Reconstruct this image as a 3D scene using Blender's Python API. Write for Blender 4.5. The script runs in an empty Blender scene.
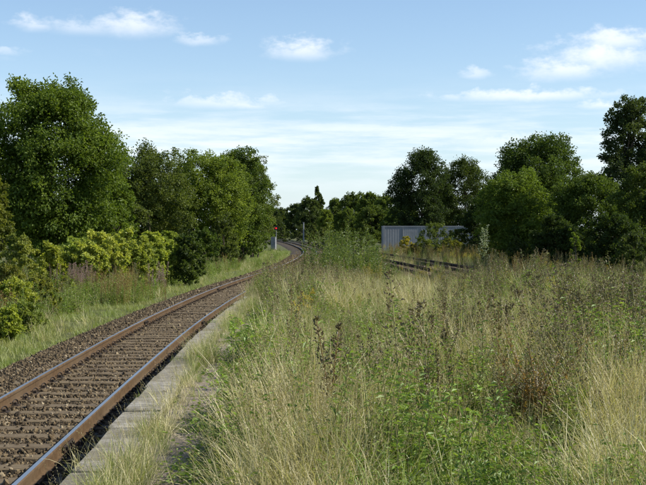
import bpy, math, random
import numpy as np
from mathutils import Vector

R = math.radians
PI = math.pi
scene = bpy.context.scene
col = scene.collection
rng = np.random.default_rng(7)
random.seed(7)

# ------------------------------------------------------------------ camera
FPX = 1200.0            # focal length in photo pixels (photo 646 wide)
CAM_H = 2.3             # eye above rail level
HOR = 232.0             # horizon row
cam_d = bpy.data.cameras.new("camera")
cam = bpy.data.objects.new("camera", cam_d)
col.objects.link(cam)
cam_d.sensor_width = 36.0
cam_d.lens = FPX / 646.0 * 36.0
cam_d.clip_start = 0.1
cam_d.clip_end = 9000.0
cam.location = (0, 0, CAM_H)
cam.rotation_euler = (R(90) - math.atan((242.5 - HOR) / FPX), 0, 0)
scene.camera = cam

# ------------------------------------------------------------------ light and exposure
SUN_EL, SUN_AZ = 40.0, 93.0          # azimuth measured from the view direction towards the right
scene.view_settings.view_transform = 'Standard'
scene.view_settings.look = 'None'
scene.view_settings.exposure = 0.65
scene.view_settings.gamma = 1.0
try:
    scene.cycles.use_denoising = True
    scene.cycles.max_bounces = 8
    scene.cycles.transparent_max_bounces = 8
except Exception:
    pass
sd = bpy.data.lights.new("sun", 'SUN')
sd.energy = 4.8
sd.angle = R(0.53)
sd.color = (1.0, 0.93, 0.80)
sun = bpy.data.objects.new("sun", sd)
col.objects.link(sun)
dsun = Vector((math.sin(R(SUN_AZ)) * math.cos(R(SUN_EL)), math.cos(R(SUN_AZ)) * math.cos(R(SUN_EL)), math.sin(R(SUN_EL))))
sun.rotation_euler = dsun.to_track_quat('Z', 'Y').to_euler()
sun.location = (30, 20, 40)

world = bpy.data.worlds.new("World")
scene.world = world
world.use_nodes = True


def build_world():
    nt = world.node_tree
    N, L = nt.nodes, nt.links
    N.clear()
    out = N.new('ShaderNodeOutputWorld')
    bg = N.new('ShaderNodeBackground')
    sky = N.new('ShaderNodeTexSky')
    sky.sky_type = 'NISHITA'
    sky.sun_disc = False
    sky.sun_elevation = R(SUN_EL)
    sky.sun_rotation = R(SUN_AZ)
    sky.altitude = 50
    sky.air_density = 1.0
    sky.dust_density = 0.3
    sky.ozone_density = 3.0
    bg.inputs['Strength'].default_value = 0.102
    tc = N.new('ShaderNodeTexCoord')
    sep = N.new('ShaderNodeSeparateXYZ')
    L.new(tc.outputs['Generated'], sep.inputs[0])

    def val(x):
        return x

    def m(op, a, b=None, c=None, clamp=False):
        n = N.new('ShaderNodeMath')
        n.operation = op
        n.use_clamp = clamp
        for i, v in enumerate((a, b, c)):
            if v is None:
                continue
            if isinstance(v, (int, float)):
                n.inputs[i].default_value = v
            else:
                L.new(v, n.inputs[i])
        return n.outputs[0]
    # direction as azimuth and elevation in radians
    u0 = m('ARCTAN2', sep.outputs[0], sep.outputs[1])
    v0 = m('ARCSINE', sep.outputs[2])
    vec = N.new('ShaderNodeCombineXYZ')
    L.new(u0, vec.inputs[0])
    L.new(v0, vec.inputs[1])

    def noise(scale, sx, sy, detail, rough, off=0.0):
        mp = N.new('ShaderNodeMapping')
        mp.inputs['Scale'].default_value = (sx, sy, 1)
        mp.inputs['Location'].default_value = (off, off * .7, off * .3)
        L.new(vec.outputs[0], mp.inputs[0])
        nz = N.new('ShaderNodeTexNoise')
        nz.inputs['Scale'].default_value = scale
        nz.inputs['Detail'].default_value = detail
        nz.inputs['Roughness'].default_value = rough
        L.new(mp.outputs[0], nz.inputs['Vector'])
        return nz.outputs[0]
    n1 = noise(26, 1.0, 2.4, 6, 0.62)
    n2 = noise(60, 1.0, 1.8, 5, 0.6, 3.1)
    du = m('MULTIPLY', m('SUBTRACT', n1, 0.5), 0.034)
    dv = m('MULTIPLY', m('SUBTRACT', n2, 0.5), 0.014)
    u = m('ADD', u0, du)
    v = m('ADD', v0, dv)
    total = None

    def add(x):
        nonlocal total
        total = x if total is None else m('MAXIMUM', total, x)

    def blob(px, py, rx, ry, amp, soft=0.8):
        amp = amp * .92
        cu, cv = (px - 323) / FPX, (HOR - py) / FPX
        a = m('MULTIPLY', m('SUBTRACT', u, cu), FPX / (rx * 1.15))
        b = m('MULTIPLY', m('SUBTRACT', v, cv), FPX / (ry * 1.12))
        d = m('SQRT', m('ADD', m('MULTIPLY', a, a), m('MULTIPLY', b, b)))
        d = m('ADD', d, m('MULTIPLY', m('SUBTRACT', n2, 0.5), 1.5))
        mr = N.new('ShaderNodeMapRange')
        mr.interpolation_type = 'SMOOTHSTEP'
        mr.inputs[1].default_value = 1.1
        mr.inputs[2].default_value = 1.1 - soft * 1.5
        mr.inputs[3].default_value = 0
        mr.inputs[4].default_value = amp
        L.new(d, mr.inputs[0])
        add(mr.outputs[0])
    blob(38, 32, 22, 8, .55)
    blob(90, 33, 50, 9, .45, .8)
    blob(134, 29, 48, 14, .75)
    blob(200, 43, 26, 6, .45, .7)
    blob(303, 51, 42, 12, .8)
    blob(8, 59, 30, 4, .35, .8)
    blob(225, 103, 75, 8, .6, .8)
    blob(248, 106, 28, 5, .6, .8)
    blob(560, 73, 50, 13, .8)
    blob(598, 60, 58, 19, .9)
    blob(612, 47, 46, 13, .85)
    blob(476, 76, 20, 6, .5)
    blob(525, 98, 100, 7, .8, .8)
    blob(600, 108, 34, 6, .7, .8)
    blob(392, 130, 11, 6, .6)
    blob(500, 141, 55, 12, .7, .9)
    # stretched sheets of thin cloud low over the horizon, all the way round
    st = noise(9, 1.0, 9.0, 7, 0.62, 5.3)
    mr = N.new('ShaderNodeMapRange')
    mr.interpolation_type = 'SMOOTHSTEP'
    mr.inputs[1].default_value = 0.36
    mr.inputs[2].default_value = 0.66
    L.new(st, mr.inputs[0])
    band = m('MULTIPLY', m('SUBTRACT', v, 0.072), 1 / 0.030)
    band = m('POWER', 2.718, m('MULTIPLY', m('MULTIPLY', band, band), -1.0))
    add(m('MULTIPLY', m('MULTIPLY', mr.outputs[0], band), 0.66))
    # scattered wisps higher up (outside the picture too)
    hi = noise(5, 1.0, 3.5, 7, 0.6, 9.0)
    mr2 = N.new('ShaderNodeMapRange')
    mr2.interpolation_type = 'SMOOTHSTEP'
    mr2.inputs[1].default_value = 0.56
    mr2.inputs[2].default_value = 0.80
    mr2.inputs[4].default_value = 0.35
    L.new(hi, mr2.inputs[0])
    add(mr2.outputs[0])
    # general pale veil near the horizon, the same all the way round
    vm = N.new('ShaderNodeMix')
    vm.data_type = 'RGBA'
    L.new(m('MULTIPLY', m('POWER', 2.718, m('MULTIPLY', m('MAXIMUM', v0, 0.0), -13.0)), 0.62), vm.inputs[0])
    L.new(sky.outputs[0], vm.inputs[6])
    vm.inputs[7].default_value = (4.2, 5.4, 6.9, 1)
    fac = m('MULTIPLY', total, m('GREATER_THAN', v0, -0.01), clamp=True)
    mix = N.new('ShaderNodeMix')
    mix.data_type = 'RGBA'
    L.new(fac, mix.inputs[0])
    L.new(vm.outputs[2], mix.inputs[6])
    mix.inputs[7].default_value = (6.9, 7.15, 7.5, 1)
    L.new(mix.outputs[2], bg.inputs[0])
    L.new(bg.outputs[0], out.inputs[0])


build_world()

# ------------------------------------------------------------------ helpers


def at(px, Y):
    return (px - 323.0) / FPX * Y


def zat(py, Y):
    return CAM_H - (py - HOR) / FPX * Y


def tag(o, label=None, cat=None, group=None, kind=None):
    if label:
        o['label'] = label
    if cat:
        o['category'] = cat
    if group:
        o['group'] = group
    if kind:
        o['kind'] = kind
    return o


def link(o, parent=None):
    col.objects.link(o)
    if parent is not None:
        o.parent = parent
    return o


def empty(name, loc, rz=0.0):
    o = bpy.data.objects.new(name, None)
    o.empty_display_size = .2
    o.location = loc
    o.rotation_euler = (0, 0, rz)
    return link(o)


def mobj(name, me, parent=None, loc=None, rz=0.0):
    o = bpy.data.objects.new(name, me)
    if loc is not None:
        o.location = loc
    o.rotation_euler = (0, 0, rz)
    return link(o, parent)


def mesh_np(name, V, F, mats, mi=None, tint=None, smooth=False):
    """V (n,3); F a list of (m,k) index arrays; mi / tint one array per face over the concatenation."""
    V = np.asarray(V, dtype=np.float32)
    if not isinstance(F, list):
        F = [F]
    F = [np.asarray(f, dtype=np.int32) for f in F if len(f)]
    me = bpy.data.meshes.new(name)
    me.vertices.add(len(V))
    me.vertices.foreach_set('co', V.ravel())
    ks = np.concatenate([np.full(len(f), f.shape[1], dtype=np.int32) for f in F])
    lv = np.concatenate([f.ravel() for f in F])
    st = np.concatenate([[0], np.cumsum(ks)[:-1]]).astype(np.int32)
    me.loops.add(len(lv))
    me.loops.foreach_set('vertex_index', lv)
    me.polygons.add(len(ks))
    me.polygons.foreach_set('loop_start', st)
    for m in mats:
        me.materials.append(m)
    if mi is not None:
        me.polygons.foreach_set('material_index', np.asarray(mi, dtype=np.int32))
    if tint is not None:
        a = me.attributes.new('tint', 'FLOAT', 'FACE')
        a.data.foreach_set('value', np.asarray(tint, dtype=np.float32))
    me.polygons.foreach_set('use_smooth', np.full(len(ks), smooth, dtype=bool))
    me.update(calc_edges=True)
    me.validate()
    return me


def nrm(a):
    return a / np.maximum(np.linalg.norm(a, axis=-1, keepdims=True), 1e-9)


class PB:
    """collects faces of one mesh: boxes, tubes, leaves, blades"""

    def __init__(self):
        self.V, self.T, self.Q = [], [], []
        self.mt, self.mq, self.tt, self.tq = [], [], [], []
        self.n = 0

    def add(self, V, T=None, Q=None, m=0, tint=.5):
        V = np.asarray(V, dtype=np.float64).reshape(-1, 3)
        self.V.append(V)
        for F, acc, ma, ta in ((T, self.T, self.mt, self.tt), (Q, self.Q, self.mq, self.tq)):
            if F is not None and len(F):
                F = np.asarray(F)
                acc.append(F + self.n)
                ma.append(np.full(len(F), m))
                ta.append(np.broadcast_to(np.asarray(tint, dtype=float), (len(F),)).copy())
        self.n += len(V)

    def mesh(self, name, mats, smooth=False):
        V = np.concatenate(self.V)
        F, mi, ti = [], [], []
        if self.T:
            F.append(np.concatenate(self.T)); mi += self.mt; ti += self.tt
        if self.Q:
            F.append(np.concatenate(self.Q)); mi += self.mq; ti += self.tq
        return mesh_np(name, V, F, mats, np.concatenate(mi), np.concatenate(ti), smooth)

    def box(self, lo, hi, m=0, tint=.5, bev=0.0):
        (x0, y0, z0), (x1, y1, z1) = lo, hi
        if bev <= 0:
            V = [(x0, y0, z0), (x1, y0, z0), (x1, y1, z0), (x0, y1, z0), (x0, y0, z1), (x1, y0, z1), (x1, y1, z1), (x0, y1, z1)]
            Q = [(0, 3, 2, 1), (4, 5, 6, 7), (0, 1, 5, 4), (1, 2, 6, 5), (2, 3, 7, 6), (3, 0, 4, 7)]
        else:
            b = bev
            V = [(x0, y0, z0), (x1, y0, z0), (x1, y1, z0), (x0, y1, z0),
                 (x0, y0, z1 - b), (x1, y0, z1 - b), (x1, y1, z1 - b), (x0, y1, z1 - b),
                 (x0 + b, y0 + b, z1), (x1 - b, y0 + b, z1), (x1 - b, y1 - b, z1), (x0 + b, y1 - b, z1)]
            Q = [(0, 3, 2, 1), (8, 9, 10, 11)]
            for i in range(4):
                j = (i + 1) % 4
                Q += [(i, j, 4 + j, 4 + i), (4 + i, 4 + j, 8 + j, 8 + i)]
        self.add(V, Q=Q, m=m, tint=tint)

    def tube(self, pts, rad, sides=5, m=0, tint=.5):
        pts = np.asarray(pts, float)
        n = len(pts)
        rad = np.broadcast_to(np.asarray(rad, float), (n,))
        t = nrm(np.gradient(pts, axis=0))
        ref = np.array([0.31, 0.95, 0.05]) if abs(t[0][2]) > .7 else np.array([0, 0, 1.0])
        a = nrm(np.cross(t, ref))
        b = np.cross(t, a)
        an = np.arange(sides) / sides * 2 * PI
        V = pts[:, None] + rad[:, None, None] * (np.cos(an)[None, :, None] * a[:, None] + np.sin(an)[None, :, None] * b[:, None])
        Q = []
        for i in range(n - 1):
            for k in range(sides):
                k2 = (k + 1) % sides
                Q.append((i * sides + k, i * sides + k2, (i + 1) * sides + k2, (i + 1) * sides + k))
        self.add(V.reshape(-1, 3), Q=Q, m=m, tint=tint)

    def leaves(self, c, axis, nor, ln, wd, m=0, tint=.5, fold=.25):
        """one folded four-cornered leaf per row"""
        c = np.asarray(c, float)
        n = len(c)
        axis = nrm(axis)
        side = nrm(np.cross(axis, nor))
        nn = np.cross(side, axis)
        ln = np.broadcast_to(ln, (n,))[:, None]
        wd = np.broadcast_to(wd, (n,))[:, None]
        V = np.stack([c, c + axis * ln * .45 + side * wd * .5 + nn * wd * fold,
                      c + axis * ln - nn * ln * .12, c + axis * ln * .45 - side * wd * .5 + nn * wd * fold], 1)
        Q = np.arange(n)[:, None] * 4 + np.arange(4)[None]
        self.add(V.reshape(-1, 3), Q=Q, m=m, tint=tint)

    def blades(self, r, base, az, ln, wd, lean, curl, m=0, tint=.5):
        """grass blades: three joints, bent outward"""
        n = len(base)
        base = np.asarray(base, float)
        d = np.stack([np.cos(az), np.sin(az), np.zeros(n)], 1)
        s = np.stack([-np.sin(az + r.normal(0, .6, n)), np.cos(az + r.normal(0, .6, n)), np.zeros(n)], 1)
        s = nrm(s)
        rows = []
        p = base.copy()
        rows.append(p)
        ang = lean.copy()
        for k in range(3):
            step = ln / 3
            p = p + d * (np.sin(ang) * step)[:, None] + np.array([0, 0, 1.0]) * (np.cos(ang) * step)[:, None]
            rows.append(p)
            ang = ang + curl / 3
        w = np.broadcast_to(wd, (n,))[:, None]
        V = np.stack([rows[0] - s * w * .4, rows[0] + s * w * .4, rows[1] - s * w * .5, rows[1] + s * w * .5,
                      rows[2] - s * w * .38, rows[2] + s * w * .38, rows[3]], 1)
        i = np.arange(n)[:, None] * 7
        Q = np.concatenate([i + np.array([[0, 1, 3, 2]]), i + np.array([[2, 3, 5, 4]])])
        T = i + np.array([[4, 5, 6]])
        tint = np.broadcast_to(np.asarray(tint, float), (n,))
        self.V.append(V.reshape(-1, 3))
        self.Q.append(Q + self.n); self.mq.append(np.full(2 * n, m)); self.tq.append(np.tile(tint, 2))
        self.T.append(T + self.n); self.mt.append(np.full(n, m)); self.tt.append(tint.copy())
        self.n += 7 * n
        return rows[3], nrm(rows[3] - rows[2])


_lat = np.random.default_rng(99).random((256, 256))


def vnoise(x, y, s=1.0, o=0):
    x = np.asarray(x) * s + 37.3 * (o + 1)
    y = np.asarray(y) * s + 11.9 * (o + 1)
    xi, yi = np.floor(x).astype(int), np.floor(y).astype(int)
    fx, fy = x - xi, y - yi
    fx, fy = fx * fx * (3 - 2 * fx), fy * fy * (3 - 2 * fy)
    g = lambda a, b: _lat[a % 256, b % 256]
    return (g(xi, yi) * (1 - fx) + g(xi + 1, yi) * fx) * (1 - fy) + (g(xi, yi + 1) * (1 - fx) + g(xi + 1, yi + 1) * fx) * fy


def fnoise(x, y, s=1.0, o=0):
    return (vnoise(x, y, s, o) + .5 * vnoise(x, y, s * 2.1, o + 1) + .25 * vnoise(x, y, s * 4.3, o + 2)) / 1.75


# ------------------------------------------------------------------ materials
class MT:
    def __init__(self, name):
        self.m = bpy.data.materials.new(name)
        self.m.use_nodes = True
        self.nt = self.m.node_tree
        self.N, self.L = self.nt.nodes, self.nt.links
        self.N.clear()
        self.out = self.N.new('ShaderNodeOutputMaterial')

    def node(self, t, **kw):
        n = self.N.new(t)
        for k, v in kw.items():
            setattr(n, k, v)
        return n

    def math(self, op, a, b, clamp=False):
        n = self.node('ShaderNodeMath', operation=op, use_clamp=clamp)
        for i, v in enumerate((a, b)):
            if isinstance(v, (int, float)):
                n.inputs[i].default_value = v
            else:
                self.L.new(v, n.inputs[i])
        return n.outputs[0]

    def mix(self, f, a, b, blend='MIX'):
        n = self.node('ShaderNodeMix', data_type='RGBA', blend_type=blend)
        for i, v in ((0, f), (6, a), (7, b)):
            if isinstance(v, (int, float)):
                n.inputs[i].default_value = v
            elif isinstance(v, tuple):
                n.inputs[i].default_value = (*v, 1) if len(v) == 3 else v
            else:
                self.L.new(v, n.inputs[i])
        return n.outputs[2]

    def noise(self, scale, detail=4, rough=.6, vec=None, stretch=None):
        n = self.node('ShaderNodeTexNoise')
        n.inputs['Scale'].default_value = scale
        n.inputs['Detail'].default_value = detail
        n.inputs['Roughness'].default_value = rough
        if vec is None:
            vec = self.node('ShaderNodeNewGeometry').outputs['Position']
        if stretch is not None:
            mp = self.node('ShaderNodeMapping')
            mp.inputs['Scale'].default_value = stretch
            self.L.new(vec, mp.inputs[0])
            vec = mp.outputs[0]
        self.L.new(vec, n.inputs['Vector'])
        return n.outputs[0]

    def ramp(self, fac, stops):
        n = self.node('ShaderNodeValToRGB')
        els = n.color_ramp.elements
        while len(els) < len(stops):
            els.new(.5)
        for e, (p, c) in zip(els, stops):
            e.position = p
            e.color = (*c, 1) if isinstance(c, tuple) else (c, c, c, 1)
        self.L.new(fac, n.inputs[0])
        return n.outputs[0]

    def principled(self, colr, rough=.8, metal=0.0, bump=None, bdist=.02, bstr=.5, spec=.3):
        p = self.node('ShaderNodeBsdfPrincipled')
        for nm, v in (('Base Color', colr), ('Roughness', rough), ('Metallic', metal), ('Specular IOR Level', spec)):
            if isinstance(v, (int, float)):
                p.inputs[nm].default_value = v
            elif isinstance(v, tuple):
                p.inputs[nm].default_value = (*v, 1)
            else:
                self.L.new(v, p.inputs[nm])
        if bump is not None:
            b = self.node('ShaderNodeBump')
            b.inputs['Distance'].default_value = bdist
            b.inputs['Strength'].default_value = bstr
            self.L.new(bump, b.inputs['Height'])
            self.L.new(b.outputs[0], p.inputs['Normal'])
        self.L.new(p.outputs[0], self.out.inputs[0])
        return self.m

    def foliage(self, colr, trans=.35, gloss=.05, grough=.5, tcol=1.25):
        d = self.node('ShaderNodeBsdfDiffuse')
        t = self.node('ShaderNodeBsdfTranslucent')
        g = self.node('ShaderNodeBsdfGlossy')
        g.inputs['Roughness'].default_value = grough
        g.inputs['Color'].default_value = (.9, .95, 1, 1)
        self.L.new(colr, d.inputs[0])
        tc = self.mix(1.0, colr, (tcol * 1.05, tcol * 1.1, tcol * .5), 'MULTIPLY')
        self.L.new(tc, t.inputs[0])
        a = self.node('ShaderNodeMixShader')
        a.inputs[0].default_value = trans
        self.L.new(d.outputs[0], a.inputs[1]); self.L.new(t.outputs[0], a.inputs[2])
        b = self.node('ShaderNodeMixShader')
        b.inputs[0].default_value = gloss
        self.L.new(a.outputs[0], b.inputs[1]); self.L.new(g.outputs[0], b.inputs[2])
        self.L.new(b.outputs[0], self.out.inputs[0])
        return self.m


def leaf_material(name, trans=.42, gloss=.012):
    """tree leaves: the tree's own colour is the object colour, varied leaf by leaf and bough by bough"""
    k = MT(name)
    oi = k.node('ShaderNodeObjectInfo')
    at_ = k.node('ShaderNodeAttribute', attribute_name='tint')
    n = k.noise(.55, 3, .6)
    f = k.math('ADD', k.math('MULTIPLY', at_.outputs['Fac'], .7), k.math('MULTIPLY', k.math('SUBTRACT', n, .5), .9), True)
    lo = k.mix(1.0, oi.outputs['Color'], (.85, .87, .68), 'MULTIPLY')
    hi = k.mix(1.0, oi.outputs['Color'], (2.5, 2.1, 1.3), 'MULTIPLY')
    return k.foliage(k.mix(f, lo, hi), trans, gloss)


def plant_material(name, c1, c2, patch=(0, 0, 0), patch_amt=0.0, trans=.3, gloss=.03):
    """small plants: two colours mixed per plant and per blade, and patches of a third"""
    k = MT(name)
    oi = k.node('ShaderNodeObjectInfo')
    at_ = k.node('ShaderNodeAttribute', attribute_name='tint')
    f = k.math('ADD', k.math('MULTIPLY', oi.outputs['Random'], .5), k.math('MULTIPLY', at_.outputs['Fac'], .5), True)
    c = k.mix(f, c1, c2)
    if patch_amt > 0:
        n = k.noise(.9, 3, .6)
        c = k.mix(k.math('MULTIPLY', k.ramp(n, [(.42, 0.0), (.62, 1.0)]), patch_amt), c, patch)
    return k.foliage(c, trans, gloss)


def bark_material():
    k = MT("bark")
    n = k.noise(9, 5, .65, stretch=(1, 1, .25))
    return k.principled(k.ramp(n, [(.3, (.035, .028, .02)), (.7, (.12, .1, .075))]), .9, bump=n, bdist=.03, bstr=.8)


M = {}
M['leaf'] = leaf_material("tree_leaf")
M['leaf_gloss'] = leaf_material("bush_leaf", .42, .015)
M['bark'] = bark_material()
M['grass'] = plant_material("green_grass", (.11, .17, .03), (.26, .32, .07), (.27, .25, .09), .45, .36)
M['grass_lush'] = plant_material("verge_grass", (.15, .21, .04), (.28, .33, .09), (.38, .34, .17), .5, .38)
M['straw'] = plant_material("dry_grass", (.38, .33, .17), (.68, .61, .38), (.22, .23, .085), .4, .3)
M['seed'] = plant_material("grass_seed_head", (.22, .17, .08), (.42, .35, .2), trans=.35)
M['weedleaf'] = plant_material("weed_leaf", (.085, .155, .025), (.21, .31, .055), (.25, .26, .08), .4, .36, .02)
M['weedlight'] = plant_material("light_weed_leaf", (.13, .2, .03), (.25, .32, .065), trans=.42, gloss=.025)
M['rustleaf'] = plant_material("rusty_leaf", (.24, .13, .045), (.42, .3, .1), trans=.4)
M['brightleaf'] = plant_material("bright_green_leaf", (.14, .24, .03), (.26, .36, .06), trans=.45, gloss=.03)
M['stem'] = plant_material("weed_stem", (.13, .125, .045), (.26, .24, .09), trans=.15)
M['brownseed'] = plant_material("brown_seed", (.075, .055, .032), (.20, .155, .085), (.18, .18, .075), .45, trans=.2)
M['redstem'] = plant_material("red_brown_weed", (.15, .075, .03), (.28, .19, .06), trans=.25)
M['yellow'] = plant_material("yellow_flower", (.38, .28, .03), (.52, .43, .06), trans=.3)
M['ochre'] = plant_material("ochre_leaf", (.2, .18, .03), (.31, .26, .05), trans=.35)
M['fluff'] = plant_material("seed_fluff", (.33, .29, .22), (.52, .47, .38), trans=.4)
M['purple'] = plant_material("faded_purple_flower", (.2, .12, .13), (.34, .24, .24), trans=.3)
M['sapling'] = plant_material("willow_leaf", (.075, .115, .022), (.18, .22, .055), trans=.42, gloss=.03)
M['silver'] = plant_material("poplar_leaf", (.16, .21, .1), (.42, .46, .36), trans=.3, gloss=.05)


def simple_mats():
    k = MT("ballast_stone")
    oi = k.node('ShaderNodeObjectInfo')
    n = k.noise(30, 3, .6)
    c = k.ramp(oi.outputs['Random'], [(0, (.02, .014, .008)), (.35, (.06, .043, .023)), (.65, (.125, .09, .048)), (.88, (.2, .15, .082)), (1, (.36, .3, .2))])
    M['stone'] = k.principled(k.mix(.3, c, k.mix(n, (.02, .015, .009), (.15, .11, .065))), .85, bump=n, bdist=.01, bstr=.4)
    k = MT("ballast_bed")
    n = k.noise(26, 6, .75)
    c = k.ramp(n, [(.3, (.014, .011, .008)), (.5, (.055, .042, .028)), (.72, (.16, .125, .08))])
    M['bed'] = k.principled(c, .95, bump=n, bdist=.08, bstr=1)
    k = MT("sleeper_wood")
    oi = k.node('ShaderNodeObjectInfo')
    n = k.noise(5, 6, .7, stretch=(1, 11, 11))
    n2 = k.noise(2.2, 3, .6)
    c = k.ramp(n, [(.25, (.05, .037, .022)), (.5, (.14, .106, .062)), (.75, (.26, .205, .128))])
    c = k.mix(k.math('MULTIPLY', oi.outputs['Random'], .4), c, (.1, .075, .05))
    c = k.mix(k.ramp(n2, [(.5, 0.0), (.75, .7)]), c, (.05, .035, .025))
    M['sleeper'] = k.principled(c, .9, bump=n, bdist=.02, bstr=.7)
    k = MT("rail_rust")
    n = k.noise(7, 5, .7)
    n2 = k.noise(.5, 3, .6)
    c = k.ramp(n, [(.25, (.05, .03, .017)), (.55, (.092, .06, .034)), (.8, (.145, .1, .06))])
    c = k.mix(k.ramp(n2, [(.4, 0.0), (.7, .6)]), c, (.11, .083, .055))
    M['rust'] = k.principled(c, .95, spec=.08, bump=n, bdist=.005, bstr=.4)
    k = MT("rail_dark_rust")
    n = k.noise(5, 4, .6)
    M['darkrust'] = k.principled(k.ramp(n, [(.3, (.03, .02, .014)), (.7, (.085, .05, .032))]), .8)
    k = MT("rail_polished")
    n = k.noise(3, 4, .6, stretch=(1, .05, 1))
    M['polish'] = k.principled(k.ramp(n, [(.3, (.42, .43, .45)), (.7, (.62, .63, .65))]), .32, .9)
    k = MT("chair_iron")
    n = k.noise(12, 3, .6)
    M['iron'] = k.principled(k.ramp(n, [(.3, (.012, .010, .008)), (.7, (.045, .03, .02))]), .75)
    k = MT("coping_concrete")
    oi = k.node('ShaderNodeObjectInfo')
    n = k.noise(11, 7, .72)
    n2 = k.noise(2.3, 4, .6)
    c = k.ramp(n, [(.3, (.1, .092, .078)), (.5, (.25, .235, .2)), (.7, (.42, .395, .35))])
    c = k.mix(k.ramp(n2, [(.38, 0.0), (.62, .85)]), c, (.13, .115, .07))
    c = k.mix(k.math('MULTIPLY', oi.outputs['Random'], .3), c, (.22, .2, .165))
    M['coping'] = k.principled(c, .95, bump=n, bdist=.02, bstr=.8)
    k = MT("paving_concrete")
    oi = k.node('ShaderNodeObjectInfo')
    n = k.noise(14, 6, .7)
    n2 = k.noise(1.6, 4, .65)
    c = k.ramp(n, [(.25, (.13, .105, .08)), (.55, (.235, .195, .155)), (.8, (.3, .255, .21))])
    c = k.mix(k.ramp(n2, [(.45, 0.0), (.7, .8)]), c, (.10, .085, .045))
    c = k.mix(k.math('MULTIPLY', oi.outputs['Random'], .35), c, (.16, .13, .1))
    M['paving'] = k.principled(c, .95, bump=n, bdist=.015, bstr=.7)
    k = MT("platform_wall")
    n = k.noise(6, 6, .7)
    M['wallbrick'] = k.principled(k.ramp(n, [(.3, (.035, .028, .024)), (.7, (.12, .09, .07))]), .95, bump=n, bdist=.03, bstr=.8)
    k = MT("platform_soil")
    n = k.noise(8, 6, .7)
    c = k.ramp(n, [(.3, (.035, .028, .016)), (.5, (.085, .07, .035)), (.72, (.11, .105, .04))])
    M['soil'] = k.principled(c, .95, bump=n, bdist=.05, bstr=.8)
    k = MT("ground_soil")
    n = k.noise(3, 7, .7)
    c = k.ramp(n, [(.3, (.035, .042, .014)), (.5, (.075, .085, .028)), (.72, (.13, .125, .05))])
    M['ground'] = k.principled(c, .95, bump=n, bdist=.1, bstr=.7)
    k = MT("grey_steel_paint")
    n = k.noise(2.2, 5, .65)
    n2 = k.noise(1.5, 5, .7, stretch=(3, 3, .3))
    c = k.ramp(n, [(.3, (.165, .175, .19)), (.7, (.22, .23, .245))])
    c = k.mix(k.ramp(n2, [(.55, 0.0), (.8, .4)]), c, (.14, .115, .09))
    M['steel'] = k.principled(c, .6)
    k = MT("galvanised_grey")
    n = k.noise(4, 4, .6)
    M['galv'] = k.principled(k.ramp(n, [(.3, (.16, .17, .18)), (.7, (.25, .26, .27))]), .6)
    k = MT("black_paint")
    n = k.noise(4, 3, .6)
    M['black'] = k.principled(k.ramp(n, [(.3, (.012, .012, .013)), (.7, (.03, .03, .03))]), .5)
    k = MT("red_lamp")
    e = k.node('ShaderNodeEmission')
    e.inputs[0].default_value = (1.0, .03, .04, 1)
    e.inputs[1].default_value = .75
    k.L.new(e.outputs[0], k.out.inputs[0])
    M['redlamp'] = k.m
    k = MT("signal_red")
    n = k.noise(5, 3, .6)
    M['red'] = k.principled(k.ramp(n, [(.3, (.5, .02, .025)), (.7, (.6, .035, .04))]), .5)
    k = MT("dead_stalk")
    n = k.noise(20, 3, .6)
    M['deadstalk'] = k.principled(k.ramp(n, [(.3, (.42, .36, .22)), (.7, (.62, .55, .38))]), .7)
    k = MT("white_paint")
    n = k.noise(5, 4, .6)
    M['white'] = k.principled(k.ramp(n, [(.3, (.5, .49, .46)), (.7, (.68, .67, .64))]), .7)


simple_mats()

# ------------------------------------------------------------------ track alignment
YY = np.arange(-30.0, 640.0, 1.0)


def smooth_path(pts, sig=8.0):
    p = np.array(pts, float)
    y = np.interp(YY, p[:, 0], p[:, 1])
    k = int(sig * 3)
    g = np.exp(-.5 * (np.arange(-k, k + 1) / sig) ** 2)
    g /= g.sum()
    s0, s1 = y[1] - y[0], y[-1] - y[-2]
    pad = np.concatenate([y[0] - s0 * np.arange(k, 0, -1), y, y[-1] + s1 * np.arange(1, k + 1)])
    return np.convolve(pad, g, 'valid')


LEFT_RAIL = [(-30, -3.1), (0, -3.98), (10.9, -4.33), (16.6, -4.48), (20.8, -4.58), (28.2, -4.74), (36, -4.72), (46.8, -4.56), (56.2, -4.18),
             (72, -3.28), (89, -2.62), (110, -2.2), (131, -2.13), (150, -2.45), (172, -3.2), (210, -5.1), (250, -7.4), (320, -12.2), (400, -18.5), (640, -42)]
main_c = smooth_path(LEFT_RAIL, 5.5) + .752
R1P = [(-30, 8.6), (0, 8.0), (40, 7.2), (71.7, 6.25), (88, 5.5), (106, 4.4), (132, 2.75), (150, 1.9)]
r1_c = smooth_path(R1P + [(y, np.interp(y, YY, main_c) + 3.4) for y in (172, 210, 250, 320, 400, 640)], 6)
r2_c = r1_c + 3.2


def cx(c, y):
    return np.interp(y, YY, c)


# ------------------------------------------------------------------ ground and ballast
EDGE = smooth_path([(-30, -.75), (0, -1.5), (7.83, -1.72), (14.35, -1.95), (19.4, -2.07), (24, -2.1), (30, -2.04), (45, -1.6), (60, -1.1), (640, 0)], 3)
PLAT_Z = .65
PLAT_END, RAMP_END = 30.0, 43.0
PLAT_RIGHT = 5.6


def ground_z(x, y):
    x = np.asarray(x, float)
    y = np.asarray(y, float)
    left = np.clip((cx(main_c, y) - 4.2 - x) / 12, 0, 1)
    right = np.clip((x - cx(r2_c, y) - 3) / 12, 0, 1)
    z = -.42 + .45 * left ** 1.3 + .35 * right + (fnoise(x, y, .18) - .5) * .35 * np.clip(left + right, 0, 1)
    return z


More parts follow.
